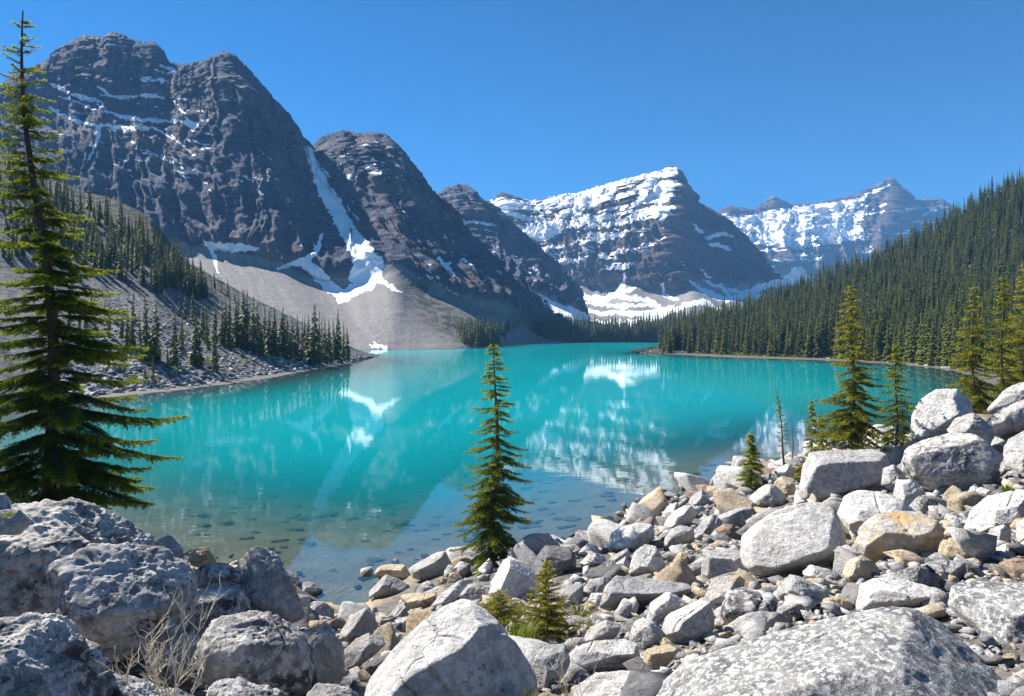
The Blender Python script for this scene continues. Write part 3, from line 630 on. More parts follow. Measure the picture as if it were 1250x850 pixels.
def conifer(name, label, pos, geo, mat, cat='tree', group=None, rz=0.):
    (TV, TF), (WV, WF), (NV, NF, tip) = geo
    e = bpy.data.objects.new(name, None); COL.objects.link(e); e.location = tuple(map(float, pos)); e.rotation_euler = (0, 0, rz)
    e.empty_display_size = .2
    tag(e, label, cat, group)
    link('trunk', mesh_from('trunk', TV, TF, M_BARK), e)
    # crown: one mesh, limbs and needles
    W3 = np.concatenate([WF[:, [0, 1, 2]], WF[:, [0, 2, 3]]])
    V = np.concatenate([WV, NV]); Fc = np.concatenate([W3, NF+len(WV)])
    mi = np.concatenate([np.zeros(len(W3)), np.ones(len(NF))]).astype(int)
    me = mesh_from('crown', V, Fc, mats=[M_TWIG, mat], mat_idx=mi, smooth=False, attrs={'tip': np.concatenate([np.zeros(len(WV)), tip])})
    link('crown', me, e)
    return e

def gz(x, y): return float(ground_z(x, y)[0])
def px_tree(px, base_py, top_py, Y):
    b = W(px, base_py, Y); h = (base_py-top_py)/F*Y
    return b, h

# --- the tall spruce at the left edge
b, h = px_tree(66, 660, 14, 10.)
P = [(0, 1.35), (.05, 1.62), (.12, 1.58), (.2, 1.45), (.3, 1.28), (.4, 1.05), (.5, .90), (.6, .72), (.7, .56), (.8, .42), (.9, .27), (1, .07)]
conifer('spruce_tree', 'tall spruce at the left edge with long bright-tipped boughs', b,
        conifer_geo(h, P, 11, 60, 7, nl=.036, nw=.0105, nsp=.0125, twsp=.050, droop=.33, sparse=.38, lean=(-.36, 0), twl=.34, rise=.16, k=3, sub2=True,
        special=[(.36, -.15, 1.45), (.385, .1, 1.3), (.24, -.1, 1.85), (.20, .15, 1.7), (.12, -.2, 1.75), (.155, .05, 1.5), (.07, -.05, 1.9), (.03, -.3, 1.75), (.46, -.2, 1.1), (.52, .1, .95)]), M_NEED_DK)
# --- the slim spruce in the middle
b, h = px_tree(601, 708, 411, 15.6)
P = [(0, .80), (.06, 1.1), (.12, 1.15), (.2, .98), (.3, .90), (.4, .80), (.5, .70), (.6, .62), (.7, .50), (.8, .37), (.9, .23), (1, .04)]
conifer('spruce_tree', 'slim young spruce in the middle of the photo, on the rocky shore', b,
        conifer_geo(h, P, 23, 34, 7, nl=.052, nw=.017, nsp=.020, twsp=.060, droop=.46, sparse=.16, lean=(.10, 0), twl=.38, rise=.12, sub2=True), M_NEED)
# --- trees on the right bank
RT = [
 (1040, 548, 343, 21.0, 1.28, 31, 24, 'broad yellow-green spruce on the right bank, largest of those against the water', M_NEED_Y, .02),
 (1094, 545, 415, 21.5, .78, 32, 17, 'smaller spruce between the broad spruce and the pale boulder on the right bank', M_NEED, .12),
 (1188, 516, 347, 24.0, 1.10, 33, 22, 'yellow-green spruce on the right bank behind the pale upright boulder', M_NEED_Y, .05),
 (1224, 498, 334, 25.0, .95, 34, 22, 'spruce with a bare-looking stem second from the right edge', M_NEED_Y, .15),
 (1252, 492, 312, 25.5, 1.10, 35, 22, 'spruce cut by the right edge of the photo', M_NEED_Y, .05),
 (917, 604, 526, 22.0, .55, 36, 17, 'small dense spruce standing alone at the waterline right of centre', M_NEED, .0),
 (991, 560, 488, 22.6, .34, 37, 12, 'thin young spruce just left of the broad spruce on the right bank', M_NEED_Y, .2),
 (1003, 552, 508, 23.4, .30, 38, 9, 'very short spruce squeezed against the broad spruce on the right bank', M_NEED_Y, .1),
]
for (px, by, ty, Yd, rad, sd, wh, lab, mt, spz) in RT:
    b, h = px_tree(px, by, ty, Yd)
    P = [(0, .75*rad), (.08, rad), (.18, .92*rad), (.35, .72*rad), (.5, .56*rad), (.65, .42*rad), (.8, .27*rad), (.92, .14*rad), (1, .03)]
    conifer('spruce_tree', lab, b, conifer_geo(h, P, sd, wh, 6, nl=.068, nw=.024, nsp=.030, twsp=.080, droop=.42, sparse=spz, twl=.42, rise=.14, sub2=True), mt)
b, h = px_tree(962, 598, 472, 24.5)
conifer('bare_spruce', 'thin half-bare leaning spruce between the small dense spruce and the grey boulder', b,
        conifer_geo(h, [(0, .45), (.1, .5), (.25, .3), (.6, .22), (1, .03)], 41, 20, 4, nl=.05, nw=.014, nsp=.09, twsp=.22, droop=.25, sparse=.25, lean=(-.42, 0), twl=.35, k=2), M_NEED)
b, h = px_tree(967, 560, 508, 24.8)
s = np.linspace(0, 1, 12)
V, Fc = tube_mesh(np.stack([.03*np.sin(s*5), 0*s, h*s], -1), .022*(1-.8*s)+.004, 6)
tag(link('dead_stem', mesh_from('dead_stem', V, Fc, M_DEADT), loc=b), 'bare dead stem standing beside the half-bare leaning spruce', 'dead tree')
# --- seedlings
b, h = px_tree(667, 780, 684, 7.7)
conifer('spruce_seedling', 'small bright green spruce seedling among the rocks right of the big pale boulder', b,
        conifer_geo(h, [(0, .34), (.1, .38), (.25, .33), (.45, .24), (.65, .15), (.85, .08), (1, .01)], 51, 17, 7, nl=.022, nw=.0055, nsp=.008, twsp=.028, droop=.12, twl=.42, rise=.35), M_NEED_Y)
b, h = px_tree(610, 772, 722, 8.0)
conifer('spruce_seedling', 'low sprawling spruce seedling tucked behind the big pale boulder', b,
        conifer_geo(h, [(0, .5), (.3, .44), (.6, .26), (1, .03)], 52, 11, 7, nl=.022, nw=.0055, nsp=.009, twsp=.03, droop=.2, twl=.4, rise=.25), M_NEED_Y)
b, h = px_tree(975, 592, 566, 22.0)
conifer('spruce_seedling', 'tiny bright green seedling left of the large grey boulder on the right bank', b,
        conifer_geo(h, [(0, .34), (.4, .3), (.8, .15), (1, .03)], 53, 6, 6, nl=.05, nw=.016, nsp=.03, twsp=.07, droop=.2, twl=.4, rise=.3), M_NEED_Y)

# ---------------------------------------------------------------- forest trees
def far_tree_geo(h, rad, seed, tiers=26, per=8):
    rs = np.random.RandomState(seed); V = []; tip = []
    for w_ in range(tiers):
        t = .04+.95*(w_/tiers)
        r = rad*(1-t)**.85*(.9+.1*math.sin(w_*2.1))+.02*rad; r *= min(1, .55+t*4)
        for q in range(per if t < .75 else per-3):
            if rs.rand() < .08: continue
            a = rs.uniform(0, 6.28); l = r*rs.uniform(.62, 1.18); wd = l*rs.uniform(.28, .42)+.05
            z0 = h*(t+rs.uniform(-.5, .5)/tiers); z1 = z0-l*rs.uniform(.25, .6)
            d = np.array([math.cos(a), math.sin(a), 0]); n = np.array([-d[1], d[0], 0])
            A = np.array([0, 0, z0+.04*h*.3]); m = d*l*.55+[0, 0, z0-(z0-z1)*.35]
            Tt = d*l+[0, 0, z1+l*.12]; dn = np.array([0, 0, -wd*.5])
            L_, R_ = m+n*wd*.5+dn*.6, m-n*wd*.5+dn*.6
            V += [A, L_, Tt, A, Tt, R_]
            tip += [0, .15, .9, 0, .9, .15]
            m2 = m+[0, 0, -.02]; T2 = d*l*.8+[0, 0, z1-wd*.5]
            V += [m2, T2, d*l*.25+[0, 0, z0-wd*1.1]]; tip += [0, .1, 0]
    V = np.array(V); tip = np.array(tip)
    # leader
    n0 = len(V); lead = np.array([[.035, 0, h*.93], [-.03, .03, h*.93], [0, 0, h*1.02], [0, -.035, h*.93], [.03, .02, h*.93], [0, 0, h*1.02]])
    V = np.concatenate([V, lead]); tip = np.concatenate([tip, np.full(6, .4)])
    Fc = np.arange(len(V)).reshape(-1, 3)
    TV, TF = tube_mesh(np.array([[0, 0, -.4], [0, 0, h*.5], [0, 0, h*.95]]), np.array([.014*h, .008*h, .002*h]), 5)
    T3 = np.concatenate([TF[:, [0, 1, 2]], TF[:, [0, 2, 3]]])
    mi = np.concatenate([np.ones(len(Fc)), np.zeros(len(T3))]).astype(int)
    return np.concatenate([V, TV]), np.concatenate([Fc, T3+len(V)]), mi, np.concatenate([tip, np.zeros(len(TV))])

FARG = [far_tree_geo(9., r_, 100+i, tiers=t_) for i, (r_, t_) in enumerate([(1.25, 30), (1.0, 28), (1.45, 30), (1.1, 26), (.85, 28), (1.3, 24), (.95, 24), (1.15, 32)])]
FARM = [mesh_from('spruce', g[0], g[1], mats=[M_BARK, M_FAR], mat_idx=g[2], smooth=False, attrs={'tip': g[3]}) for g in FARG]
rt = np.random.RandomState(5)
NTREE = [0]
def far_tree(pos, h, label, group, fat=1.):
    o = link('spruce_tree', FARM[rt.randint(len(FARM))], loc=pos)
    s = h/9.; wv = s*rt.uniform(.9, 1.25)*fat; o.scale = (wv, wv, s); o.rotation_euler = (rt.uniform(-.03, .03), rt.uniform(-.03, .03), rt.uniform(0, 6.28))
    tag(o, label, 'tree', group); NTREE[0] += 1
    return o

def on_loft(Lf, px, py):
    d = (Lf['px']-px)**2+(Lf['py']-py)**2
    d = d+np.where(Lf['v'][None, :] < 0, 1e6, 0)
    i = np.unravel_index(np.argmin(d), d.shape); return Lf['P'][i]

def merged_trees(name, label, items, geos=FARG):
    """items: (pos, height, width factor, rot) -> one mesh"""
    Vs = []; Fs = []; Ms = []; Ts = []; n = 0
    for (p, h, wv, rz) in items:
        g = geos[rt.randint(len(geos))]
        c, s_ = math.cos(rz), math.sin(rz); k = h/9.
        V = g[0]*[k*wv, k*wv, k]; V = np.stack([V[:, 0]*c-V[:, 1]*s_, V[:, 0]*s_+V[:, 1]*c, V[:, 2]], -1)+p
        Vs.append(V); Fs.append(g[1]+n); Ms.append(g[2]); Ts.append(np.clip(g[3]*rt.choice([rt.uniform(.1, .7), rt.uniform(.7, 1.8)], p=[.6, .4])+rt.uniform(0, .12), 0, 1)); n += len(V)
    me = mesh_from(name, np.concatenate(Vs), np.concatenate(Fs), mats=[M_BARK, M_FAR], mat_idx=np.concatenate(Ms), smooth=False, attrs={'tip': np.concatenate(Ts)})
    return tag(link(name, me), label, kind='stuff')

# left shore: every tree of the cluster where the photo shows it (base px, base py, height px)
LT = [(116,408,49),(133,412,41),(148,413,33),(156,427,49),(161,424,65),(172,441,57),(180,442,76),(188,441,68),(212,446,63),(221,430,44),(241,447,66),(263,453,52),(254,426,54),(220,384,27),(226,389,33),(236,392,38),
 (248,415,45),(262,418,50),(274,424,55),(281,426,64),(288,424,58),(296,425,66),(303,428,70),(309,430,64),(316,431,58),(319,437,38),(328,434,54),(335,435,56),(344,436,58),(351,438,50),(357,438,48),(363,439,52),(369,440,48),(376,440,52),(383,445,70),(389,443,58),(396,444,52),(402,443,50),(408,442,48),(413,443,62),(419,441,46),(424,440,40),(333,431,46),(322,429,50),(372,436,46),(392,438,46),(270,417,48),(291,420,52),(346,432,44),
 (187,470,34),(178,468,24),(152,459,16),(205,448,26),(133,452,20),(240,440,30),(128,378,14),(112,372,14),(146,384,12),(105,395,18),(96,402,40),(84,405,52),(70,410,48),(104,412,46)]
small = {187:'short bright spruce nearest the water on the left shore', 178:'stubby bush-like spruce beside the bright one by the left water edge', 383:'tallest spruce near the tip of the left shore cluster', 180:'tallest of the separate clump of spruces on the left scree, left of the cluster', 241:'tall narrow spruce standing apart on the scree between the clump and the shore cluster', 263:'narrow spruce closest to the water just left of the shore cluster'}
for (px, py, hp) in LT:
    p = on_loft(HF, px, py); h = 1.12*hp/F*p[1]
    if px in small: far_tree(p-[0, 0, .15], h, small[px], None)
    elif px > 265: far_tree(p-[0, 0, .15], h, 'dark green spruce in the dense cluster along the left shore tip', 'spruces in the cluster on the left shore', 1.15)
    elif hp < 31: far_tree(p-[0, 0, .15], h, 'little spruce dotted on the pale scree of the left hillside', 'little spruces on the left scree')
    else: far_tree(p-[0, 0, .15], h, 'dark spruce standing loosely on the scree left of the shore cluster', 'loose spruces on the left scree')
# the band of trees high on the left hillside
n = 0
while n < 105:
    u = rt.uniform(20, 250); top = np.interp(u, [20, 60, 102, 151, 200, 229, 250], [200, 225, 244, 262, 300, 328, 345])
    wd = np.interp(u, [20, 80, 150, 200, 250], [100, 95, 75, 55, 18])
    py = top+8+rt.uniform(0, 1)**.8*wd
    p = on_loft(HF, u, py); h = rt.uniform(26, 44)/F*p[1]
    far_tree(p-[0, 0, .2], h, 'dark spruce in the shaded band high on the left hillside', 'spruces in the band on the left hillside'); n += 1
for (px, py, hp) in [(262,352,24),(270,356,20),(278,362,26),(244,345,26),(235,338,28),(286,368,18),(297,371,20)]:
    p = on_loft(HF, px, py); far_tree(p-[0, 0, .2], hp/F*p[1], 'lone spruce on the lit crest of scree above the left shore cluster', 'spruces along the scree crest')
items = []
for q in range(230):
    u = rt.uniform(-60, 252); top = np.interp(u, [-60, 20, 60, 102, 151, 200, 229, 250], [175, 205, 228, 246, 264, 301, 329, 346])
    wd = np.interp(u, [-60, 80, 150, 200, 250], [130, 90, 66, 50, 16]); p = on_loft(HF, u, top+6+rt.rand()*wd)
    items.append((p-[0, 0, .2], rt.uniform(22, 40)/F*p[1], rt.uniform(.9, 1.3), rt.uniform(0, 6.28)))
merged_trees('forest', 'shadowy thicket of smaller spruces filling the band on the left hillside', items)
# right shore: the front row as individuals
front = []
xs = np.sort(rt.uniform(808, 1250, 96))
for px in xs:
    fy = np.interp(px, [790, 850, 900, 1000, 1100, 1160, 1250], [432, 433.6, 435.4, 438.3, 443.3, 449, 459])
    py = fy-rt.uniform(0, 2.5); p = on_loft(HE, px, py); front.append(p)
    far_tree(p-[0, 0, .2], rt.uniform(6.0, 10.4)*(1 if px > 840 else .8), 'tall spruce in the front row of forest along the right shore', 'front row of the forest on the right shore')
print('individual far trees', NTREE[0])
# the hillside forest behind it
items = []
PP = HE['P']; nu_, nv_ = PP.shape[:2]; vmask = np.where(HE['v'] >= 0)[0]
# sample by area
A_ = PP[:-1, vmask[0]:-1]; e1 = PP[1:, vmask[0]:-1]-A_; e2 = PP[:-1, vmask[0]+1:]-A_
ar = np.linalg.norm(np.cross(e1, e2), axis=-1).ravel(); ar /= ar.sum()
idx = rt.choice(len(ar), 5200, p=ar)
for q in idx:
    i, j = divmod(q, A_.shape[1]); p = A_[i, j]+e1[i, j]*rt.rand()+e2[i, j]*rt.rand()
    px, py = CX+p[0]/p[1]*F, HY-(p[2]-H)/p[1]*F
    fy = np.interp(px, [790, 850, 900, 1000, 1100, 1160, 1250], [430, 431.5, 433, 435.5, 440, 445, 452])
    if py > fy-1.5 or p[2] < .6 or px < 802+rt.rand()*10: continue
    items.append((p-[0, 0, .3], rt.choice([rt.uniform(4., 6.5), rt.uniform(6.5, 8.8), rt.uniform(8.8, 10.6)], p=[.3, .55, .15]), rt.uniform(.75, 1.4), rt.uniform(0, 6.28)))
print('forest', len(items))
merged_trees('forest', 'dense dark green spruce forest covering the right hillside', items)
items = []
PP = HG['P']; jj = np.where(HG['v'] >= 0)[0]
for q in range(1500):
    i = rt.randint(PP.shape[0]); j = jj[int(rt.rand()**.6*(len(jj)-1))]; p = PP[i, j]
    if p[2] < .4: p = p+[0, 3, .8]
    items.append((p-[0, 0, .3]+[rt.uniform(-.5, .5), 0, 0], rt.uniform(8., 12.), rt.uniform(.9, 1.3), rt.uniform(0, 6.28)))
merged_trees('forest', 'low dark belt of forest along the far end of the lake', items)
# ================================================================ rocks
_ico = {}
def ico(n):
    if n not in _ico:
        bm = bmesh.new(); bmesh.ops.create_icosphere(bm, subdivisions=n, radius=1)
        _ico[n] = (np.array([v.co[:] for v in bm.verts]), np.array([[v.index for v in f.verts] for f in bm.faces])); bm.free()
    return _ico[n]

def facet_body(dirs, N, h, p=26):
    """radius of a rounded convex stone cut by planes n.x = h"""
    d = np.maximum(dirs@N.T, 0)/h
    return 1/np.maximum((d**p).sum(1), 1e-12)**(1/p)

def rough(V, size, seed, amp=.05, pit=.02):
    nr = nrm(V)
    q = V/size
    d = amp*(.55 if amp < .055 else 1)*fbm(q*1.7+seed, 4, .55)+amp*.5*fbm(q*5+seed*2, 5, .6, ridged=True)+(amp*.35*fbm(q*13+seed, 3, .6, ridged=True) if amp > .055 else 0)
    rs = np.random.RandomState(int(seed*7) % 9999+1)      # straight joints cut into the stone
    for _ in range(3 if amp > .021 else 0):
        n_ = nrm(rs.normal(size=3)); c_ = q@n_-rs.uniform(-.4, .4)+.05*fbm(q*3+seed, 3); m_ = sstep(perlin(q*1.3+rs.uniform(0, 9)), -.05, .2)
        d -= amp*.9*np.exp(-(c_/.018)**2)*m_; d += amp*.45*sstep(c_, -.01, .01)*m_*np.exp(-np.abs(c_)*3)
    d -= pit*np.clip(fbm(q*9+seed, 3, .6)-.15, 0, 1)*2
    return V+nr*(d*size)[:, None]

def traced_rock(label, poly, mat='grey', th=.9, dist=None, facets=(), seed=None, amp=.05, sub=5, group=None, p=80, drop=0., t_rng=(.25, .8), name='boulder'):
    """poly: outline in the photograph; the stone is built at its true distance on the bank with its own depth"""
    poly = np.array(poly, float); seed = seed if seed is not None else int(abs(poly.sum()*13)) % 9973
    rs = np.random.RandomState(seed)
    cx, cy = (poly.min(0)+poly.max(0))/2
    if dist is None:
        by = poly[:, 1].max()-2; Yc = np.linspace(2.6, 45, 1500)
        zr = H-(by-HY)/F*Yc; g = ground_z((cx-CX)/F*Yc, Yc)
        k = np.argmax(zr < g); dist = Yc[k] if (zr < g).any() else 20.
        wpx = (poly[:, 0].max()-poly[:, 0].min())
        dist = dist/(1-.32*th*wpx/F) if dist < 40 else dist
    C = W(cx, cy, dist)
    fw = nrm(C-[0, 0, H]); rt_ = nrm(np.cross(fw, [0, 0, 1.])); up = np.cross(rt_, fw)
    dd = np.linalg.norm(C-[0, 0, H]); px2m = dd/F/(np.linalg.norm([(cx-CX)/F, 1, (cy-HY)/F])) * 1.0
    # outline in the frame facing the viewer (metres)
    q = []
    for (x, y) in poly:
        ray = W(x, y, 1.)-[0, 0, H]; t = dd/(ray@fw); pt = ray*t-(C-[0, 0, H]); q.append((pt@rt_, pt@up))
    q = np.array(q); c0 = q.mean(0)
    hull = q
    area = .5*np.sum(hull[:, 0]*np.roll(hull[:, 1], -1)-hull[:, 1]*np.roll(hull[:, 0], -1))
    sg = 1 if area > 0 else -1
    size = math.sqrt(abs(area)); D = th*size*.5
    N = []; Hh = []
    ctr = hull.mean(0)
    for i in range(len(hull)):
        a = hull[i]-ctr; b = hull[(i+1) % len(hull)]-ctr; e = b-a
        n2 = np.array([e[1], -e[0]])*sg; n2 = n2/max(np.linalg.norm(n2), 1e-6)
        off = max(a@n2, .06*size)
        for s_ in (-1, 1):
            t = rs.uniform(*t_rng)*(1.25 if (s_ < 0 and n2[1] > .3) else 1)*(1.3 if s_ > 0 else 1)
            n3 = np.array([n2[0], s_*t, n2[1]]); l = np.linalg.norm(n3); N.append(n3/l); Hh.append(off/l)
    fr = np.array([rs.uniform(-.25, .25), -1, rs.uniform(-.1, .35)]); N.append(nrm(fr)); Hh.append(D*.85)
    N.append(np.array([0, 1., 0])); Hh.append(D)
    for (nx, ny, nz, of) in facets: N.append(nrm(np.array([nx, ny, nz]))); Hh.append(of*size*.5)
    if not facets:
        for _ in range(3):
            n3 = nrm(np.array([rs.uniform(-1, 1), -rs.uniform(.4, 1), rs.uniform(-.6, 1)])); N.append(n3); Hh.append(size*.5*rs.uniform(.55, .8))
    N = np.array(N); Hh = np.array(Hh)
    dirs, Fc = ico(sub)
    V = dirs*facet_body(dirs, N, Hh, p)[:, None]
    V = rough(V, size, seed*.37, amp, .012)
    Bm_ = np.stack([rt_, fw, up])       # local -> world
    off = ctr-0
    V = V@Bm_+ (off[0]*rt_+off[1]*up)
    # texture space aligned with the world
    o = link(name, mesh_from(name, V, Fc, MR[mat]), loc=C-[0, 0, drop])
    tag(o, label, 'rock', group)
    ROCKS.append((C[0], C[1], size*.5)); BOXES.append((poly[:, 0].min(), poly[:, 0].max(), poly[:, 1].min(), poly[:, 1].max(), C[1]))
    return o
ROCKS = []; BOXES = []
T = traced_rock
# ---- left foreground
for q in [(893, 942, 545, 606, 22.5), (560, 648, 650, 706, 15.8), (640, 696, 700, 775, 7.9), (580, 640, 730, 772, 8.2), (1000, 1080, 500, 552, 21.5), (940, 985, 560, 600, 24)]: BOXES.append(q)
T('huge shaded weathered boulder filling the left side under the tall spruce', [(-90,640),(-10,612),(50,614),(95,618),(150,640),(188,662),(217,690),(238,712),(234,745),(195,800),(100,830),(-90,840)], 'rough', 1.3, 6.9, [(-.1,-.55,.83,.75),(.25,-.95,.1,.8),(-.35,-.9,-.1,.85)], amp=.085, sub=7, p=22)
T('second ledge of weathered rock bulging out below the top of the huge left boulder', [(60,690),(120,662),(190,668),(232,700),(238,735),(200,790),(120,800),(70,760)], 'rough', 1.0, 6.0, [(.1,-.8,.6,.6)], amp=.08, sub=6, p=22)
T('sunlit rough boulder in the bottom left corner', [(-90,765),(-10,742),(60,752),(98,785),(122,820),(130,860),(120,930),(-90,930)], 'rough', 1.1, 4.3, [(0,-.45,.9,.62),(.6,-.8,.2,.7)], amp=.09, sub=7, p=22)
T('small grey boulder perched on the left end of the huge boulder', [(-12,632),(4,622),(24,622),(37,634),(38,645),(22,653),(-12,653)], 'grey', 1., 6.3, amp=.05)
T('pale lump of rock at the very left edge above the perched boulder', [(-30,618),(-14,604),(6,602),(14,612),(10,626),(-30,632)], 'grey', 1., 6.9, amp=.05)
T('boulder with dark streaked face beside the dry bush', [(240,790),(262,755),(298,744),(338,750),(366,766),(380,800),(374,845),(330,862),(272,852),(245,825)], 'rough', 1.0, 5.6, [(0,-.5,.85,.7),(.2,-1,-.2,.75)], amp=.07, sub=6, p=26)
T('tall craggy sunlit boulder left of the sandy inlet', [(282,705),(292,682),(306,669),(330,671),(342,688),(358,718),(373,752),(352,766),(310,762),(288,745)], 'grey', 1.0, 8.6, [(.35,-.8,.45,.55),(-.6,-.6,.4,.7)], amp=.085, sub=6, p=26)
T('dark rounded boulder wedged between the huge boulder and the tall craggy one', [(224,752),(236,722),(256,708),(284,708),(302,728),(304,756),(285,778),(245,785),(226,775)], 'rough', 1.0, 7.0, amp=.07, sub=6, p=24)
T('low grey rock just behind the dark rounded boulder', [(228,700),(242,689),(272,688),(292,696),(296,712),(262,720),(232,716)], 'rough', 1.0, 8.2, amp=.06)
T('pale leaning rock poking out at the right end of the huge boulder', [(176,662),(192,650),(206,651),(222,668),(230,684),(222,690),(196,684)], 'grey', .9, 8.4, amp=.05)
T('small brown rounded rock at the water edge above the dark rounded boulder', [(229,684),(233,674),(246,670),(259,672),(265,682),(264,691),(236,692)], 'tan', .9, 9.6)
T('bright rough boulder between the streaked boulder and the dark gap', [(356,775),(366,762),(384,754),(400,762),(416,788),(422,822),(405,842),(372,840),(362,815)], 'grey', 1.0, 5.9, [(-.3,-.4,.85,.6),(.5,-.85,-.1,.7)], amp=.085, sub=6, p=26)
T('grey lump at the bottom edge below the streaked boulder', [(246,848),(262,832),(300,832),(345,845),(372,862),(372,930),(246,930)], 'rough', 1., 4.4, amp=.08, sub=6, p=24)
T('rounded grey rock at the bottom edge left of the big pale boulder', [(368,848),(385,834),(415,838),(442,852),(452,880),(445,930),(368,930)], 'grey', 1., 4.5, amp=.07, sub=6, p=24)
T('dark rock filling the bottom edge beside the sunlit corner boulder', [(118,850),(135,822),(165,830),(200,835),(250,850),(250,930),(118,930)], 'rough', 1., 4.6, amp=.08, sub=6, p=24)
T('dark rock at the foot of the dry bush in deep shade', [(180,790),(205,770),(245,778),(262,800),(255,840),(215,845),(185,830)], 'rough', 1., 5.9, amp=.08, sub=6, p=24)
T('small flat dark rock above the inlet, right of the tall craggy boulder', [(354,716),(364,711),(382,711),(394,720),(395,731),(376,734),(358,730)], 'grey', .9)
T('bluish rock in shade right of the tall craggy boulder', [(364,742),(376,734),(396,735),(408,744),(408,755),(390,762),(370,757)], 'grey', .9)
T('pale squarish rock on the shore right behind the tall craggy boulder', [(348,708),(352,698),(364,698),(366,712),(354,716)], 'grey', .9, 11.5)
T('flat pale rock left of the bluish shaded rock', [(352,728),(362,724),(378,728),(380,740),(362,744),(352,740)], 'grey', .8, 10.5)
# ---- centre
T('big pale boulder with a broad white sunlit face at the bottom centre', [(440,862),(450,828),(478,795),(510,762),(556,731),(572,732),(596,748),(622,776),(645,806),(658,830),(664,880),(650,950),(440,950)], 'pale', 1.25, 5.15, [(-.30,-.62,.72,.62),(.62,-.78,.02,.62),(.1,-.97,-.2,.70)], amp=.028, sub=7, p=44, t_rng=(.2, .5))
T('rough-topped boulder left of the big pale boulder, bright on its left side', [(414,782),(418,760),(430,745),(446,742),(460,754),(464,768),(444,782),(420,790)], 'grey', 1.0, None, [(-.6,-.4,.7,.5),(.6,-.8,0,.6)], amp=.05)
T('long grey wedge-shaped boulder leaning against the big pale boulder', [(413,800),(436,780),(470,766),(481,772),(478,786),(455,802),(436,820),(418,825)], 'grey', .9, None, amp=.05)
T('dark angular rock under the long wedge-shaped boulder', [(436,822),(455,805),(476,795),(480,815),(462,835),(442,838)], 'dark', .9)
T('small white rock touching the upper left edge of the big pale boulder', [(476,768),(486,756),(500,752),(507,760),(492,776),(478,778)], 'pale', .9)
T('pointed grey rock above the small white rock', [(470,750),(480,738),(492,734),(502,746),(510,757),(492,758),(476,756)], 'grey', .9, None, [(-.6,-.5,.6,.4)])
T('flat pale rock behind the pointed grey rock', [(452,758),(466,750),(484,752),(482,762),(462,768)], 'tan', .8)
T('large grey block sitting in the shallow water, rearmost of the shore stones', [(499,692),(514,682),(530,672),(544,673),(551,688),(546,704),(520,710),(504,706)], 'grey', .9, None, [(-.35,-.5,.8,.45),(.1,-.95,-.2,.7)], amp=.03, p=60)
T('tan block at the water edge left of the large grey block', [(456,700),(464,689),(478,685),(494,688),(500,698),(507,708),(488,714),(460,706)], 'tan', .9, None, [(0,-.4,.9,.45)], amp=.03, p=60)
T('split rock with a white rounded end, half in the shallow water', [(441,722),(452,707),(470,701),(484,706),(500,714),(500,724),(478,732),(448,730)], 'grey', .9, None, [(-.7,-.3,.6,.5)], amp=.05)
T('flat-topped brown-sided rock beside the puddle', [(487,724),(500,718),(528,721),(534,728),(522,742),(506,749),(494,742)], 'tan', .9, None, [(0,-.42,.9,.30)], amp=.025, p=60)
T('small white rock poking from the puddle', [(504,720),(518,713),(532,719),(530,726),(508,727)], 'pale', .8)
T('little dark stone standing alone in the shallow water', [(436,706),(440,701),(448,701),(450,708),(444,711),(437,710)], 'dark', .9)
T('pair-forming tan stone near the puddle, left one', [(534,708),(540,703),(548,706),(546,715),(536,714)], 'tan', .9)
T('rounded tan stone beside the foot of the slim spruce', [(545,712),(549,700),(560,698),(566,706),(556,714)], 'tan', .9)
T('white stone under the left boughs of the slim spruce', [(553,694),(562,685),(576,690),(574,702),(560,706)], 'pale', .9)
T('long pale slab slanting up toward the foot of the slim spruce', [(524,742),(540,724),(560,709),(574,704),(580,712),(566,728),(545,742)], 'pale', .7, None, amp=.035)
T('pale broken rock between the slab and the big pale boulder', [(560,728),(572,714),(590,712),(600,724),(596,738),(572,738)], 'grey', .9, amp=.06)
T('tall boulder with a white left side and brown front, just right of the slim spruce', [(594,725),(597,700),(604,684),(614,678),(634,686),(656,704),(660,722),(650,737),(615,738)], 'pale', 1.0, None, [(-.75,-.45,.4,.55),(.25,-.95,.05,.55)], amp=.03, p=60, sub=6)
T('dark blue-grey rounded boulder shaded behind the tall boulder', [(640,694),(648,672),(664,666),(694,668),(704,680),(702,696),(688,708),(655,706)], 'dark', 1.0, None, amp=.035, sub=6)
T('blocky boulder with a dark right end beside the seedling', [(666,722),(680,714),(712,706),(717,722),(713,738),(692,744),(668,738)], 'grey', .9, None, [(0,-.5,.85,.4),(.8,-.6,0,.7)], amp=.03, p=60)
T('tan stone at the foot of the tall boulder', [(613,742),(622,732),(636,734),(644,742),(636,751),(618,750)], 'tan', .9)
# ---- right of centre
T('rounded pale boulder on the shore, first large one right of the dark boulder', [(742,668),(745,652),(756,643),(776,638),(796,640),(800,652),(788,668),(764,675),(748,674)], 'pale', 1.0, None, [(-.3,-.5,.8,.6)], amp=.03)
T('grey slab leaning on the rounded pale boulder', [(766,676),(778,660),(800,650),(812,650),(808,662),(786,674)], 'grey', .8, 19.5)
T('cream three-sided boulder with a pointed top', [(767,700),(772,678),(786,659),(798,664),(810,680),(817,698),(804,706),(780,704)], 'pale', 1.0, None, [(-.15,-.7,.6,.55),(.7,-.7,.1,.6)], amp=.03, p=60)
T('broad flat grey slab in front of the pointed cream boulder', [(731,742),(738,716),(752,702),(790,704),(842,711),(848,720),(824,734),(780,742),(750,748)], 'grey', .9, None, [(.05,-.62,.78,.42)], amp=.03, p=56, sub=6)
T('upper stone of the small stack at the waterline', [(724,644),(734,637),(744,641),(742,651),(728,652)], 'tan', .9, 21.5)
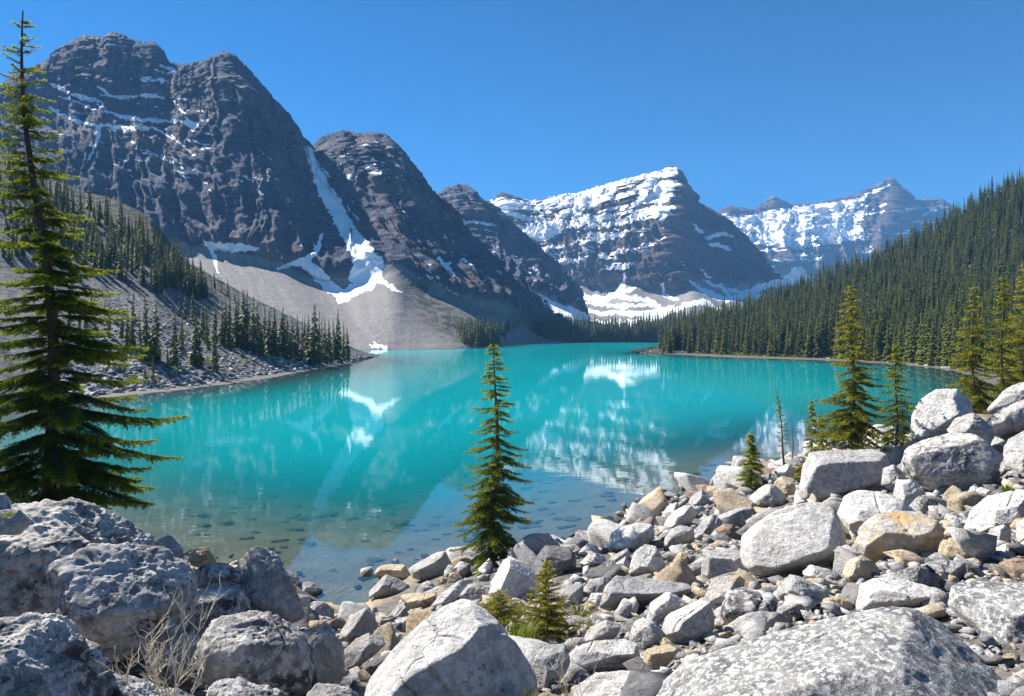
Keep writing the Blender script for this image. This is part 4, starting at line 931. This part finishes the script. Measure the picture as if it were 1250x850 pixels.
T('lower stone of the small stack at the waterline', [(718,660),(724,652),(738,652),(743,660),(736,667),(722,667)], 'tan', .9, 21.2)
T('white stone with flat top below the small stack', [(706,675),(718,663),(730,667),(738,676),(724,683)], 'pale', .8)
T('low cream rock right of the dark blue-grey boulder', [(706,688),(718,678),(736,674),(743,682),(734,692),(712,694)], 'pale', .8)
T('narrow grey slab slanting beneath the rounded pale boulder', [(735,694),(746,680),(766,669),(771,677),(752,696)], 'grey', .7)
T('small pale slab left of the pointed cream boulder', [(747,704),(752,688),(764,679),(771,684),(768,702)], 'pale', .8)
T('rounded grey rock behind the orange pebble', [(808,668),(812,650),(830,641),(846,645),(849,660),(836,673),(816,674)], 'grey', .9)
T('small bright orange pebble among the grey rocks', [(823,673),(831,665),(846,663),(848,671),(838,676)], 'orange', .8)
T('angular grey rock at the top of the shore heap', [(837,615),(843,600),(856,597),(868,606),(870,616),(852,621)], 'grey', .9, None, [(-.7,-.5,.5,.4)])
T('pale slab sloping down the shore heap', [(802,648),(812,630),(836,617),(856,618),(860,630),(838,642),(812,650)], 'pale', .8)
T('grey rock right of the rounded rock and the orange pebble', [(846,652),(858,632),(876,626),(882,640),(876,652),(856,660)], 'grey', .9)
T('small grey-topped tan rock below the orange pebble', [(820,688),(828,674),(842,674),(848,682),(842,693),(826,693)], 'tan', .8)
T('huge light grey slab-faced boulder with a crack, centre of the right bank', [(903,668),(908,652),(926,636),(956,618),(990,609),(1008,612),(1022,628),(1032,652),(1031,672),(1012,688),(975,700),(938,707),(918,702),(905,688)], 'pale', .85, None, [(-.12,-.74,.64,.50)], amp=.028, p=60, sub=6, t_rng=(.2, .6))
T('blocky boulder with a bright top left of the slab-faced boulder', [(856,702),(858,672),(880,664),(904,662),(912,682),(916,702),(890,712),(866,710)], 'grey', .9, None, [(0,-.45,.88,.5),(0,-1,-.1,.6)], amp=.03, p=60)
T('brownish slab behind the blocky boulder', [(858,668),(866,650),(884,640),(908,644),(916,656),(890,666)], 'brown', .8)
T('dark-fronted angular rock below the grey pyramid rock', [(874,640),(878,624),(896,617),(918,619),(928,632),(920,645),(892,650)], 'grey', .9, None, [(-.4,-.3,.85,.5),(.2,-.98,.05,.5)], p=60)
T('grey pyramid-shaped rock near the small dense spruce', [(900,618),(914,602),(930,590),(946,592),(960,606),(958,620),(926,624)], 'grey', .9, None, [(-.6,-.5,.6,.45)], p=60)
T('pale rock with tan side right of the pyramid-shaped rock', [(938,596),(950,584),(966,578),(978,594),(972,610),(952,610)], 'tan', .9)
T('pale rock under the half-bare spruce', [(936,590),(944,574),(962,566),(976,574),(966,586),(948,594)], 'pale', .8)
T('large flat-topped grey boulder below the broad spruce', [(974,600),(980,568),(990,550),(1022,541),(1060,540),(1080,550),(1088,572),(1074,596),(1046,606),(1010,616),(978,612)], 'grey', .95, None, [(-.05,-.42,.9,.55),(.15,-.98,.0,.62)], amp=.045, p=54, sub=6)
T('bulging grey lump attached to the right of the flat-topped boulder', [(1070,560),(1078,546),(1096,543),(1104,556),(1098,574),(1080,578)], 'grey', .9, 20.5)
T('cracked pale boulder between the slab-faced and orange-stained boulders', [(1022,626),(1030,606),(1052,594),(1076,598),(1104,612),(1122,628),(1110,650),(1070,662),(1036,654)], 'pale', .9, None, [(0,-.6,.8,.5)], amp=.035, sub=6)
T('giant pitted boulder with a shaded dark front, upper right', [(1100,566),(1106,548),(1124,532),(1150,521),(1178,522),(1206,541),(1223,556),(1219,582),(1196,604),(1172,609),(1140,602),(1112,588)], 'rough', 1.0, None, [(.10,-.97,.12,.52),(-.25,-.45,.85,.58),(.2,-.8,-.55,.66)], amp=.045, p=60, sub=6, t_rng=(.2, .6))
T('pale upright boulder behind the giant pitted boulder', [(1111,540),(1113,508),(1122,488),(1142,476),(1168,475),(1186,492),(1188,520),(1160,536),(1130,545)], 'pale', .9, 20.5, [(-.4,-.8,.4,.5)], amp=.035, sub=6)
T('boulder cut by the right edge with a brown side', [(1221,580),(1226,545),(1242,518),(1268,508),(1300,520),(1300,610),(1262,615),(1236,600)], 'grey', .9, 15.0, [(-.2,-.6,.75,.6),(-.6,-.75,.1,.7)], amp=.04, sub=6)
T('dark cracked rock on top behind the giant pitted boulder', [(1150,526),(1162,510),(1186,504),(1208,514),(1214,532),(1206,546),(1178,536)], 'grey', .9, 17.5, amp=.06)
T('long slab lying at the right edge above the giant boulder', [(1196,520),(1220,500),(1250,488),(1290,486),(1300,510),(1250,524),(1215,534)], 'grey', .8, 18.5, amp=.05)
T('dark rock at the right edge under the spruces', [(1205,500),(1225,478),(1250,466),(1290,462),(1290,490),(1240,500),(1215,508)], 'grey', .8, 22., amp=.05)
T('round boulder with an orange-stained pitted top, right bank', [(1042,664),(1050,644),(1070,626),(1096,617),(1126,619),(1148,638),(1153,656),(1140,674),(1112,689),(1078,692),(1054,684)], 'orange', .95, None, [(0,-.55,.83,.55),(0,-.8,-.6,.62)], amp=.04, sub=6, p=54)
T('white rock between the giant boulder and the cracked pale boulder', [(1086,604),(1094,586),(1112,586),(1130,600),(1137,616),(1118,624),(1098,618)], 'pale', .8)
T('grey rock tucked under the left side of the giant boulder', [(1076,592),(1078,572),(1094,566),(1106,578),(1112,594),(1096,604)], 'grey', .9)
T('long pale layered boulder at the right edge below the giant boulder', [(1170,648),(1182,626),(1206,606),(1244,598),(1300,600),(1300,640),(1250,648),(1212,652),(1184,656)], 'pale', .8, None, amp=.045, sub=6)
T('cream blocky rock right of the orange-stained boulder', [(1144,684),(1148,662),(1164,650),(1192,650),(1208,664),(1206,680),(1180,690),(1158,690)], 'tan', .9, None, [(-.1,-.45,.88,.45)])
T('tan wedge-shaped rock below the orange-stained boulder', [(1026,700),(1034,684),(1052,678),(1066,686),(1078,698),(1062,712),(1038,712)], 'tan', .9)
T('small white wedge lying on the rocks below the slab-faced boulder', [(976,698),(988,689),(1022,698),(1022,706),(1006,714),(988,707)], 'pale', .7)
T('flat pale boulder touching the top of the speckled slab', [(1044,740),(1050,714),(1072,702),(1100,699),(1134,712),(1160,728),(1152,742),(1110,750),(1060,752)], 'pale', .8, None, [(0,-.5,.86,.4)], amp=.035, sub=6)
T('yellowish stone above the speckled slab', [(998,742),(1006,730),(1026,728),(1044,738),(1040,750),(1014,752)], 'tan', .8)
T('ridged grey rock below the slab-faced boulder', [(942,722),(948,704),(968,702),(994,712),(1010,724),(1006,738),(982,746),(954,736)], 'grey', .9, amp=.06)
T('squat pitted grey rock with bright top left of the ridged rock', [(880,752),(888,722),(912,711),(938,716),(948,734),(946,756),(916,764),(890,764)], 'rough', .9, None, [(0,-.5,.86,.5)], amp=.06)
T('orange-veined pale rock left of the squat pitted rock', [(854,726),(870,708),(894,702),(916,706),(908,722),(888,742),(874,754),(860,742)], 'orange', .9)
T('narrow grey stone between the ridged rock and the speckled slab', [(940,752),(952,740),(980,736),(986,750),(966,760),(944,762)], 'grey', .8)
T('rock with a sunlit left end and blue shadow above the flat pale boulder', [(1114,702),(1122,688),(1150,684),(1184,688),(1190,700),(1172,714),(1136,716)], 'grey', .9)
T('small pale stone near the right edge, left one of two', [(1202,662),(1208,646),(1226,640),(1236,648),(1232,664),(1214,668)], 'pale', .9)
T('white stone with brown underside near the right edge', [(1206,676),(1214,668),(1244,660),(1250,670),(1238,684),(1216,684)], 'pale', .8)
T('rounded pale stone at the right edge above the brown slab', [(1232,660),(1238,638),(1262,630),(1290,640),(1290,664),(1252,670)], 'pale', .9)
T('reddish brown slab at the right edge', [(1196,704),(1212,690),(1236,682),(1290,684),(1290,708),(1240,712)], 'brown', .8)
T('enormous speckled grey slab across the bottom right', [(770,900),(792,846),(836,806),(888,786),(962,768),(1040,745),(1100,738),(1150,746),(1192,784),(1230,824),(1256,870),(1256,1010),(770,1010)], 'speckle', .9, 4.35, [(-.05,-.62,.78,.50),(.5,-.6,.6,.75)], amp=.018, sub=7, p=60, t_rng=(.2, .5))
T('big speckled block at the right edge beside the enormous slab', [(1156,740),(1164,708),(1200,699),(1260,696),(1340,694),(1340,900),(1275,860),(1228,812),(1190,782)], 'speckle', .9, 5.2, [(-.1,-.5,.86,.52),(-.5,-.85,.1,.7)], amp=.02, sub=7, p=60, t_rng=(.2, .5))
T('bright boulder with a shaded blue-grey side left of the squat pitted rock', [(806,776),(812,754),(830,738),(852,727),(866,734),(875,754),(872,774),(848,786),(820,790)], 'pale', .95, None, [(-.3,-.5,.8,.5),(.6,-.8,-.05,.55)], amp=.03, p=60, sub=6)
T('cream and grey rounded boulder behind the bright one', [(788,760),(794,736),(812,724),(836,722),(850,728),(832,742),(812,758),(802,768)], 'pale', .9)
T('white flat boulder left of the bright boulder, low in the photo', [(688,806),(702,790),(732,780),(762,774),(778,786),(782,804),(764,816),(712,826)], 'pale', .8, None, [(0,-.55,.83,.4)], amp=.03, sub=6, p=56)
T('pale boulder with grey patches at the bottom edge, right of centre', [(696,868),(704,838),(724,824),(760,814),(788,820),(798,842),(800,890),(790,940),(696,940)], 'pale', 1., 4.9, [(0,-.5,.86,.62)], amp=.035, sub=6)
T('tan angular block against the left end of the enormous slab', [(784,808),(788,794),(808,780),(820,782),(828,796),(808,820),(790,826)], 'tan', .9, None, [(-.1,-.5,.85,.42),(.2,-.97,0,.55)], p=44)
T('smooth grey rock behind the pale boulder at the bottom, left of the white flat boulder', [(650,812),(656,794),(672,787),(690,786),(696,806),(692,830),(668,846),(654,838)], 'grey', .8, None, amp=.03)
T('upright pale rock with dark flecks left of the bright boulder', [(764,786),(768,764),(784,754),(800,760),(812,776),(800,790),(780,796)], 'pale', .8)
T('pale grey rock behind the white flat boulder', [(710,786),(716,768),(742,756),(766,754),(770,768),(748,780),(728,790)], 'grey', .8, amp=.05)
T('jagged shard line along the top of the enormous slab', [(864,774),(880,758),(930,748),(972,748),(984,760),(960,772),(900,782)], 'grey', .7, 6.6, amp=.06)
T('grey stone below the low cream rock', [(712,722),(720,708),(738,704),(748,714),(742,730),(722,734)], 'grey', .9)
T('white stone peeping beside the broad flat slab', [(716,738),(722,724),(736,724),(742,738),(732,748),(720,748)], 'pale', .9)
print('traced rocks', len(ROCKS))

# ---- scattered stones: copies of a few proto shapes resting on the bank
def proto_mesh(seed, sub=4, flat=.7, name='stone', mat=None, p=60, amp=.035):
    rs = np.random.RandomState(seed)
    N = nrm(rs.normal(size=(13, 3))*[1, 1, 1.0]); Hh = rs.uniform(.62, 1., 13)
    dirs, Fc = ico(sub)
    V = dirs*facet_body(dirs, N, Hh, p)[:, None]*[rs.uniform(.85, 1.25), rs.uniform(.75, 1.), flat]
    V = rough(V, 1.6, seed*.61, amp, .012)
    return mesh_from(name, V, Fc, mat)
keys = ['grey', 'pale', 'grey', 'pale', 'tan', 'grey', 'dark', 'pale', 'tan', 'grey', 'pale', 'orange', 'brown', 'rough']
PROTO = [proto_mesh(900+i, 4, [.62, .75, .85][i % 3], mat=MR[k]) for i, k in enumerate(keys)]
rr = np.random.RandomState(77)
def vis(x, y, z):
    px, py = CX+x/y*F, HY-(z-H)/y*F
    return px, py
LAB = {
 'l': ('loose stone in the gaps between the boulders on the left', 'loose stones between the left boulders'),
 'c': ('loose stone among the shore rocks around the slim spruce', 'loose stones around the slim spruce'),
 'r': ('loose stone filling the gaps of the right-hand boulder bank', 'loose stones of the right boulder bank'),
 't': ('loose stone on the crest and far side of the right bank', 'loose stones on the right bank crest'),
}
cand = []
tries = 0
while len(cand) < 198 and tries < 90000:
    tries += 1
    y = rr.uniform(4.0, 32); x = rr.uniform(-8, 21)
    z = gz(x, y)
    if z < .02: continue
    px, py = vis(x, y, z)
    if px < -30 or px > 1290 or py > 870 or (px < 330 and y > 9): continue
    s = rr.choice([rr.uniform(.12, .19), rr.uniform(.19, .36)], p=[.45, .55])*np.interp(y, [4, 10, 25], [.95, 1.3, 2.3])
    if 372 < px < 520 and 690 < py < 756: continue
    if any(x0+4 < px < x1-4 and y0+3 < py-s*F/y*.6 < y1-2 and y < Yr+.1 for (x0, x1, y0, y1, Yr) in BOXES): continue
    if any((x-a)**2+(y-b)**2 < (.55*(r_+s))**2 for (a, b, r_) in ROCKS): continue
    if any((x-a)**2+(y-b)**2 < (.66*(r_+s))**2 for (a, b, r_) in cand): continue
    cand.append((x, y, s))
    o = link('stone', PROTO[rr.randint(len(PROTO))], loc=(x, y, z+s*.22))
    o.scale = (s, s*rr.uniform(.8, 1.1), s*rr.uniform(.85, 1.1)); o.rotation_euler = (rr.uniform(-.35, .35), rr.uniform(-.35, .35), rr.uniform(0, 6.28))
    kk = 'l' if px < 400 else ('c' if px < 740 else ('t' if y > 19 else 'r'))
    tag(o, LAB[kk][0], 'rock', LAB[kk][1])
print('scattered stones', len(cand))

def merged_stones(name, label, pts, sub=2, seed=1, mats=('grey', 'pale', 'tan', 'dark')):
    rs = np.random.RandomState(seed)
    protos = []
    for i in range(8):
        N = nrm(rs.normal(size=(10, 3))); Hh = rs.uniform(.6, 1., 10); d, Fc = ico(sub)
        V = d*facet_body(d, N, Hh, 24)[:, None]*[1.1, .9, .65]; protos.append((rough(V, 1.6, i*3.3, .05, 0), Fc))
    Vs = []; Fs = []; Ms = []; n = 0
    for (x, y, z, s) in pts:
        V, Fc = protos[rs.randint(8)]; a, b_, c = rs.uniform(-.4, .4), rs.uniform(-.4, .4), rs.uniform(0, 6.28)
        M = np.array(Matrix.Rotation(c, 3, 'Z')@Matrix.Rotation(b_, 3, 'Y')@Matrix.Rotation(a, 3, 'X'))
        V = (V*s*[rs.uniform(.8, 1.3), 1, rs.uniform(.7, 1.1)])@M.T+[x, y, z]
        Vs.append(V); Fs.append(Fc+n); Ms.append(np.full(len(Fc), rs.randint(len(mats)))); n += len(V)
    me = mesh_from(name, np.concatenate(Vs), np.concatenate(Fs), mats=[MR[k] for k in mats], mat_idx=np.concatenate(Ms), smooth=True)
    return tag(link(name, me), label, kind='stuff')
pts = []
N_ = 8500
xs = rr.uniform(-9, 22, N_); ys = 3.2+(rr.rand(N_)**1.2)*30; zs = ground_z(xs, ys)
for x, y, z in zip(xs, ys, zs):
    px, py = vis(x, y, z)
    if z < -.12 or px < -20 or px > 1270: continue
    if 372 < px < 520 and 690 < py < 756 and rr.rand() < .85: continue
    s = (.025+.12*rr.rand()**2.4)*np.interp(y, [3, 10, 30], [.8, 1.1, 1.4]); pts.append((x, y, z+s*.25, s))
for _ in range(9000):
    y = 3.2+rr.rand()**.8*9; x = (rr.uniform(-30, 1280)-CX)/F*y; z = gz(x, y) if False else None
    pts.append((x, y, z, (.012+.05*rr.rand()**2.2)*np.interp(y, [3, 12], [.8, 1.5])))
k0 = [i for i, p in enumerate(pts) if p[2] is None]; zz = ground_z([pts[i][0] for i in k0], [pts[i][1] for i in k0])
for i, z in zip(k0, zz): pts[i] = (pts[i][0], pts[i][1], z+pts[i][3]*.3, pts[i][3])
pts = [p for p in pts if p[2] > -.1]
print('small stones', len(pts))
merged_stones('small_stones', 'small grey and tan stones and gravel between the boulders', pts, 2, 3, ('grey', 'pale', 'tan', 'grey', 'dark'))

# stones on the lake bed, seen through the shallow water
MBED = mat_rock('rock_under_water', (.24, .18, .11), (.42, .33, .22), (.42, .27, .13), .5, .3, wet=0.)
BP_ = [proto_mesh(700+i, 3, .32, 'submerged_stone', MBED) for i in range(6)]
n = 0; tries = 0; got = []
while n < 120 and tries < 20000:
    tries += 1
    px = rr.uniform(225, 900); py = rr.uniform(566, 742); y = H*F/(py-HY); x = (px-CX)/F*y
    z = gz(x, y)
    if z > -.14 or z < -2.2: continue
    x, y = x*(H-z)/H, y*(H-z)/H; z = gz(x, y)
    s = rr.choice([rr.uniform(.07, .14), rr.uniform(.14, .26)], p=[.6, .4])*np.interp(y, [15, 27], [.8, 1.6])
    if any((x-a)**2+(y-b)**2 < (1.3*(r_+s))**2 for a, b, r_ in got): continue
    got.append((x, y, s)); n += 1
    o = link('submerged_stone', BP_[rr.randint(6)], loc=(x, y, z+s*.1)); o.scale = (s*1.3, s, s); o.rotation_euler = (0, 0, rr.uniform(-.5, .5))
    tag(o, 'flat brown stone lying on the lake bed under the shallow water', 'submerged rock', 'stones under the shallow water')
# rubble along the far shores
pts = []
for (lf, x0, x1, cnt, s0, s1) in ((HF, 60, 440, 3600, .08, .42), (HE, 790, 1180, 420, .15, .5)):
    for _ in range(cnt):
        px = rr.uniform(x0, x1); i = int(np.argmin(np.abs(lf['px'][:, -8]-px))); col_ = lf['P'][i]
        zok = np.where((col_[:, 2] > -.1) & (col_[:, 2] < (26 if lf is HF else .7)) & (lf['v'] > 0))[0]
        if len(zok) == 0: continue
        t = rr.rand()**1.9; p = col_[zok[::-1][min(len(zok)-1, int(t*len(zok)))]]
        s = rr.uniform(s0, s1)*(1-.6*t); pts.append((p[0]+rr.uniform(-.3, .3), p[1]+rr.uniform(-.5, .5), p[2]+s*.1, s))
merged_stones('shore_rubble', 'pale rubble and broken rock along the far lake shores', pts, 2, 9, ('grey', 'dark', 'grey', 'rough'))
# ================================================================ small plants
def blades(n, rad, hgt, seed, w=.006, spread=.7):
    rs = np.random.RandomState(seed); V = []; Fc = []; tip = []
    for i in range(n):
        a = rs.uniform(0, 6.28); r0 = rad*rs.rand()**.7*.5; l = hgt*rs.uniform(.5, 1.1); out = rs.uniform(.15, spread)
        d = np.array([math.cos(a), math.sin(a), 0]); sd = np.array([-d[1], d[0], 0])*w*.5
        b = d*r0; k = len(V)
        for t in (0, .35, .7, 1.):
            c = b+d*(out*l*t**1.7)+[0, 0, l*(t-.35*out*t*t)]; ww = sd*(1-t*.92)
            V += [c-ww, c+ww]; tip += [t*.8, t*.8]
        for q in range(3): Fc.append([k+2*q, k+2*q+1, k+2*q+3, k+2*q+2])
    return np.array(V), np.array(Fc), np.array(tip)
def tuft(name, label, px, py, Yd, n, rad, hgt, seed, mat=M_GRASS, w=.006, cat='plant', spread=.7, group=None):
    V, Fc, tp = blades(n, rad, hgt, seed, w, spread)
    return tag(link(name, mesh_from(name, V, Fc, mat, smooth=False, attrs={'tip': tp}), loc=W(px, py, Yd)), label, cat, group)
tuft('grass_tuft', 'yellow grass tuft at the bottom edge beside the big pale boulder', 645, 868, 4.7, 90, .08, .17, 1)
tuft('grass_tuft', 'sparse dry grass tuft at the bottom edge right of the yellow one', 692, 862, 4.7, 40, .06, .15, 2)
tuft('grass_tuft', 'green grass tuft at the foot of the dry bush', 196, 872, 3.75, 90, .07, .13, 3, M_LEAF)
tuft('grass_tuft', 'short green tuft between the broad grey slab and the seedling', 738, 762, 8.3, 140, .22, .14, 4, M_LEAF, .012)
tuft('low_shrub', 'green leafy patch in front of the blocky boulder right of the seedling', 722, 716, 12.5, 120, .25, .17, 5, M_LEAF, .02, 'shrub')
tuft('low_shrub', 'green patch of moss and leaves beside the giant pitted boulder', 1232, 600, 12.8, 130, .35, .13, 6, M_LEAF, .02, 'shrub')
tuft('low_shrub', 'leafy scrap growing on the perched boulder at the left edge', 10, 630, 6.1, 60, .12, .05, 7, M_LEAF, .008, 'shrub')
tuft('low_shrub', 'green shrublet between the pyramid rock and the waterline', 888, 612, 21.5, 90, .35, .2, 8, M_LEAF, .03, 'shrub')
tuft('low_shrub', 'bright green shrublet at the foot of the half-bare spruce', 965, 588, 22.5, 140, .6, .4, 9, M_LEAF, .04, 'shrub')
tuft('low_shrub', 'ground-hugging green plant around the seedling', 648, 790, 7.9, 260, .5, .12, 10, M_LEAF, .012, 'shrub')
tuft('low_shrub', 'green leafy clump growing against the right side of the big pale boulder', 632, 778, 7.2, 260, .4, .16, 11, M_LEAF, .014, 'shrub')
tuft('low_shrub', 'small green plant in the gap right of the tan angular block', 706, 752, 8.9, 150, .3, .14, 12, M_LEAF, .014, 'shrub')
tuft('low_shrub', 'green plant at the foot of the slim spruce, on its left side', 580, 712, 15., 160, .5, .2, 13, M_LEAF, .025, 'shrub')
tuft('grass_tuft', 'dry straw-coloured tuft beside the seedling on its right', 712, 772, 8.0, 120, .25, .17, 14, M_GRASS, .007)
tuft('low_shrub', 'mossy green cushion at the water edge above the dark-fronted rock', 905, 622, 20., 140, .5, .14, 15, M_LEAF, .03, 'shrub')
# green fringe of shrubs on the far shores
Vs = []; Fs = []; Ts = []; n = 0
for q in range(190):
    if q < 150:
        px = rt.uniform(850, 1175); p = on_loft(HE, px, np.interp(px, [790, 900, 1000, 1100, 1175], [431, 434.5, 437, 442, 447])+rt.uniform(-1, 1.0)); s = rt.uniform(.4, 1.1)
    else:
        px, py = [(330,462-26),(300,440),(240,436),(255,444),(215,452),(352,449),(285,452),(160,463)][q % 8]; p = on_loft(HF, px+rt.uniform(-5, 5), py+rt.uniform(-2, 2)); s = rt.uniform(.3, .6)
    V, Fc, tp = blades(45, s*1.8, s, q, .16*s, 1.2); Vs.append(V+p+[0, 0, -.05]); Fs.append(Fc+n); Ts.append(tp); n += len(V)
tag(link('shore_undergrowth', mesh_from('shore_undergrowth', np.concatenate(Vs), np.concatenate(Fs), M_LEAF, smooth=False, attrs={'tip': np.concatenate(Ts)})), 'yellow-green undergrowth fringing the far shores', kind='stuff')

# the dry bush
def dry_bush(label, base, spec, seed, r0=.0052):
    rs = np.random.RandomState(seed); Vs = []; Fs = []; n = [0]
    def limb(p, d, L, r, depth):
        m = 9; pts = [p]; dd = d
        for _ in range(m-1):
            dd = nrm(dd+rs.normal(size=3)*.10+np.array([0, 0, .03])); pts.append(pts[-1]+dd*L/(m-1))
        pts = np.array(pts); V, Fc = tube_mesh(pts, r*np.linspace(1, .45, m), 5); Vs.append(V); Fs.append(Fc+n[0]); n[0] += len(V)
        if depth > 0:
            for k in range(rs.randint(4, 7)):
                i = rs.randint(2, m); sd = nrm(rs.normal(size=3)*[1, .7, .6]); nd = nrm(dd*.75+sd*.8+np.array([0, 0, .25]))
                limb(pts[i], nd, L*rs.uniform(.3, .55), r*.62, depth-1)
    for (ax, az_, L) in spec: limb(np.array([rs.uniform(-.03, .03), rs.uniform(-.03, .03), 0]), nrm(np.array([ax, -.15+rs.uniform(-.2, .2), az_])), L, r0, 2)
    return tag(link('dry_bush', mesh_from('dry_bush', np.concatenate(Vs), np.concatenate(Fs), M_DRY), loc=base), label, 'shrub')
dry_bush('leafless dry bush with pale branching twigs at the bottom left', W(200, 872, 3.7), [(-.55, .9, .42), (-.15, 1, .5), (.2, 1, .48), (.55, .9, .46), (-.9, .7, .34), (.9, .6, .36), (0, 1, .4), (.35, 1, .38), (-.35, 1, .36)], 4)
dry_bush('few dark bare twigs at the bottom edge beside the dry grass', W(700, 866, 4.6), [(-.6, .8, .28), (-.2, 1, .3), (.4, 1, .24)], 6, .003)
dry_bush('bare twigs sticking up beside the seedling', W(702, 772, 8.2), [(-.3, .9, .3), (.4, .8, .32), (.7, .5, .3)], 8, .005)

# the mountain air
if HAZE > 0:
    hm = bpy.data.materials.new('mountain_air'); hm.use_nodes = True; ht = hm.node_tree; ht.nodes.clear()
    pv = ht.nodes.new('ShaderNodeVolumePrincipled'); pv.inputs['Density'].default_value = HAZE; pv.inputs['Color'].default_value = HAZE_COL; pv.inputs['Anisotropy'].default_value = .0
    oo = ht.nodes.new('ShaderNodeOutputMaterial'); ht.links.new(pv.outputs[0], oo.inputs['Volume'])
    x0, x1, y0, y1, z0, z1 = -3000, 3000, -700, 3000, -12, 620
    V = np.array([[x, y, z] for x in (x0, x1) for y in (y0, y1) for z in (z0, z1)])
    Fc = np.array([[0, 1, 3, 2], [4, 6, 7, 5], [0, 4, 5, 1], [2, 3, 7, 6], [0, 2, 6, 4], [1, 5, 7, 3]])
    tag(link('haze', mesh_from('haze', V, Fc, hm, smooth=False)), 'thin blue mountain air over the lake', kind='stuff')
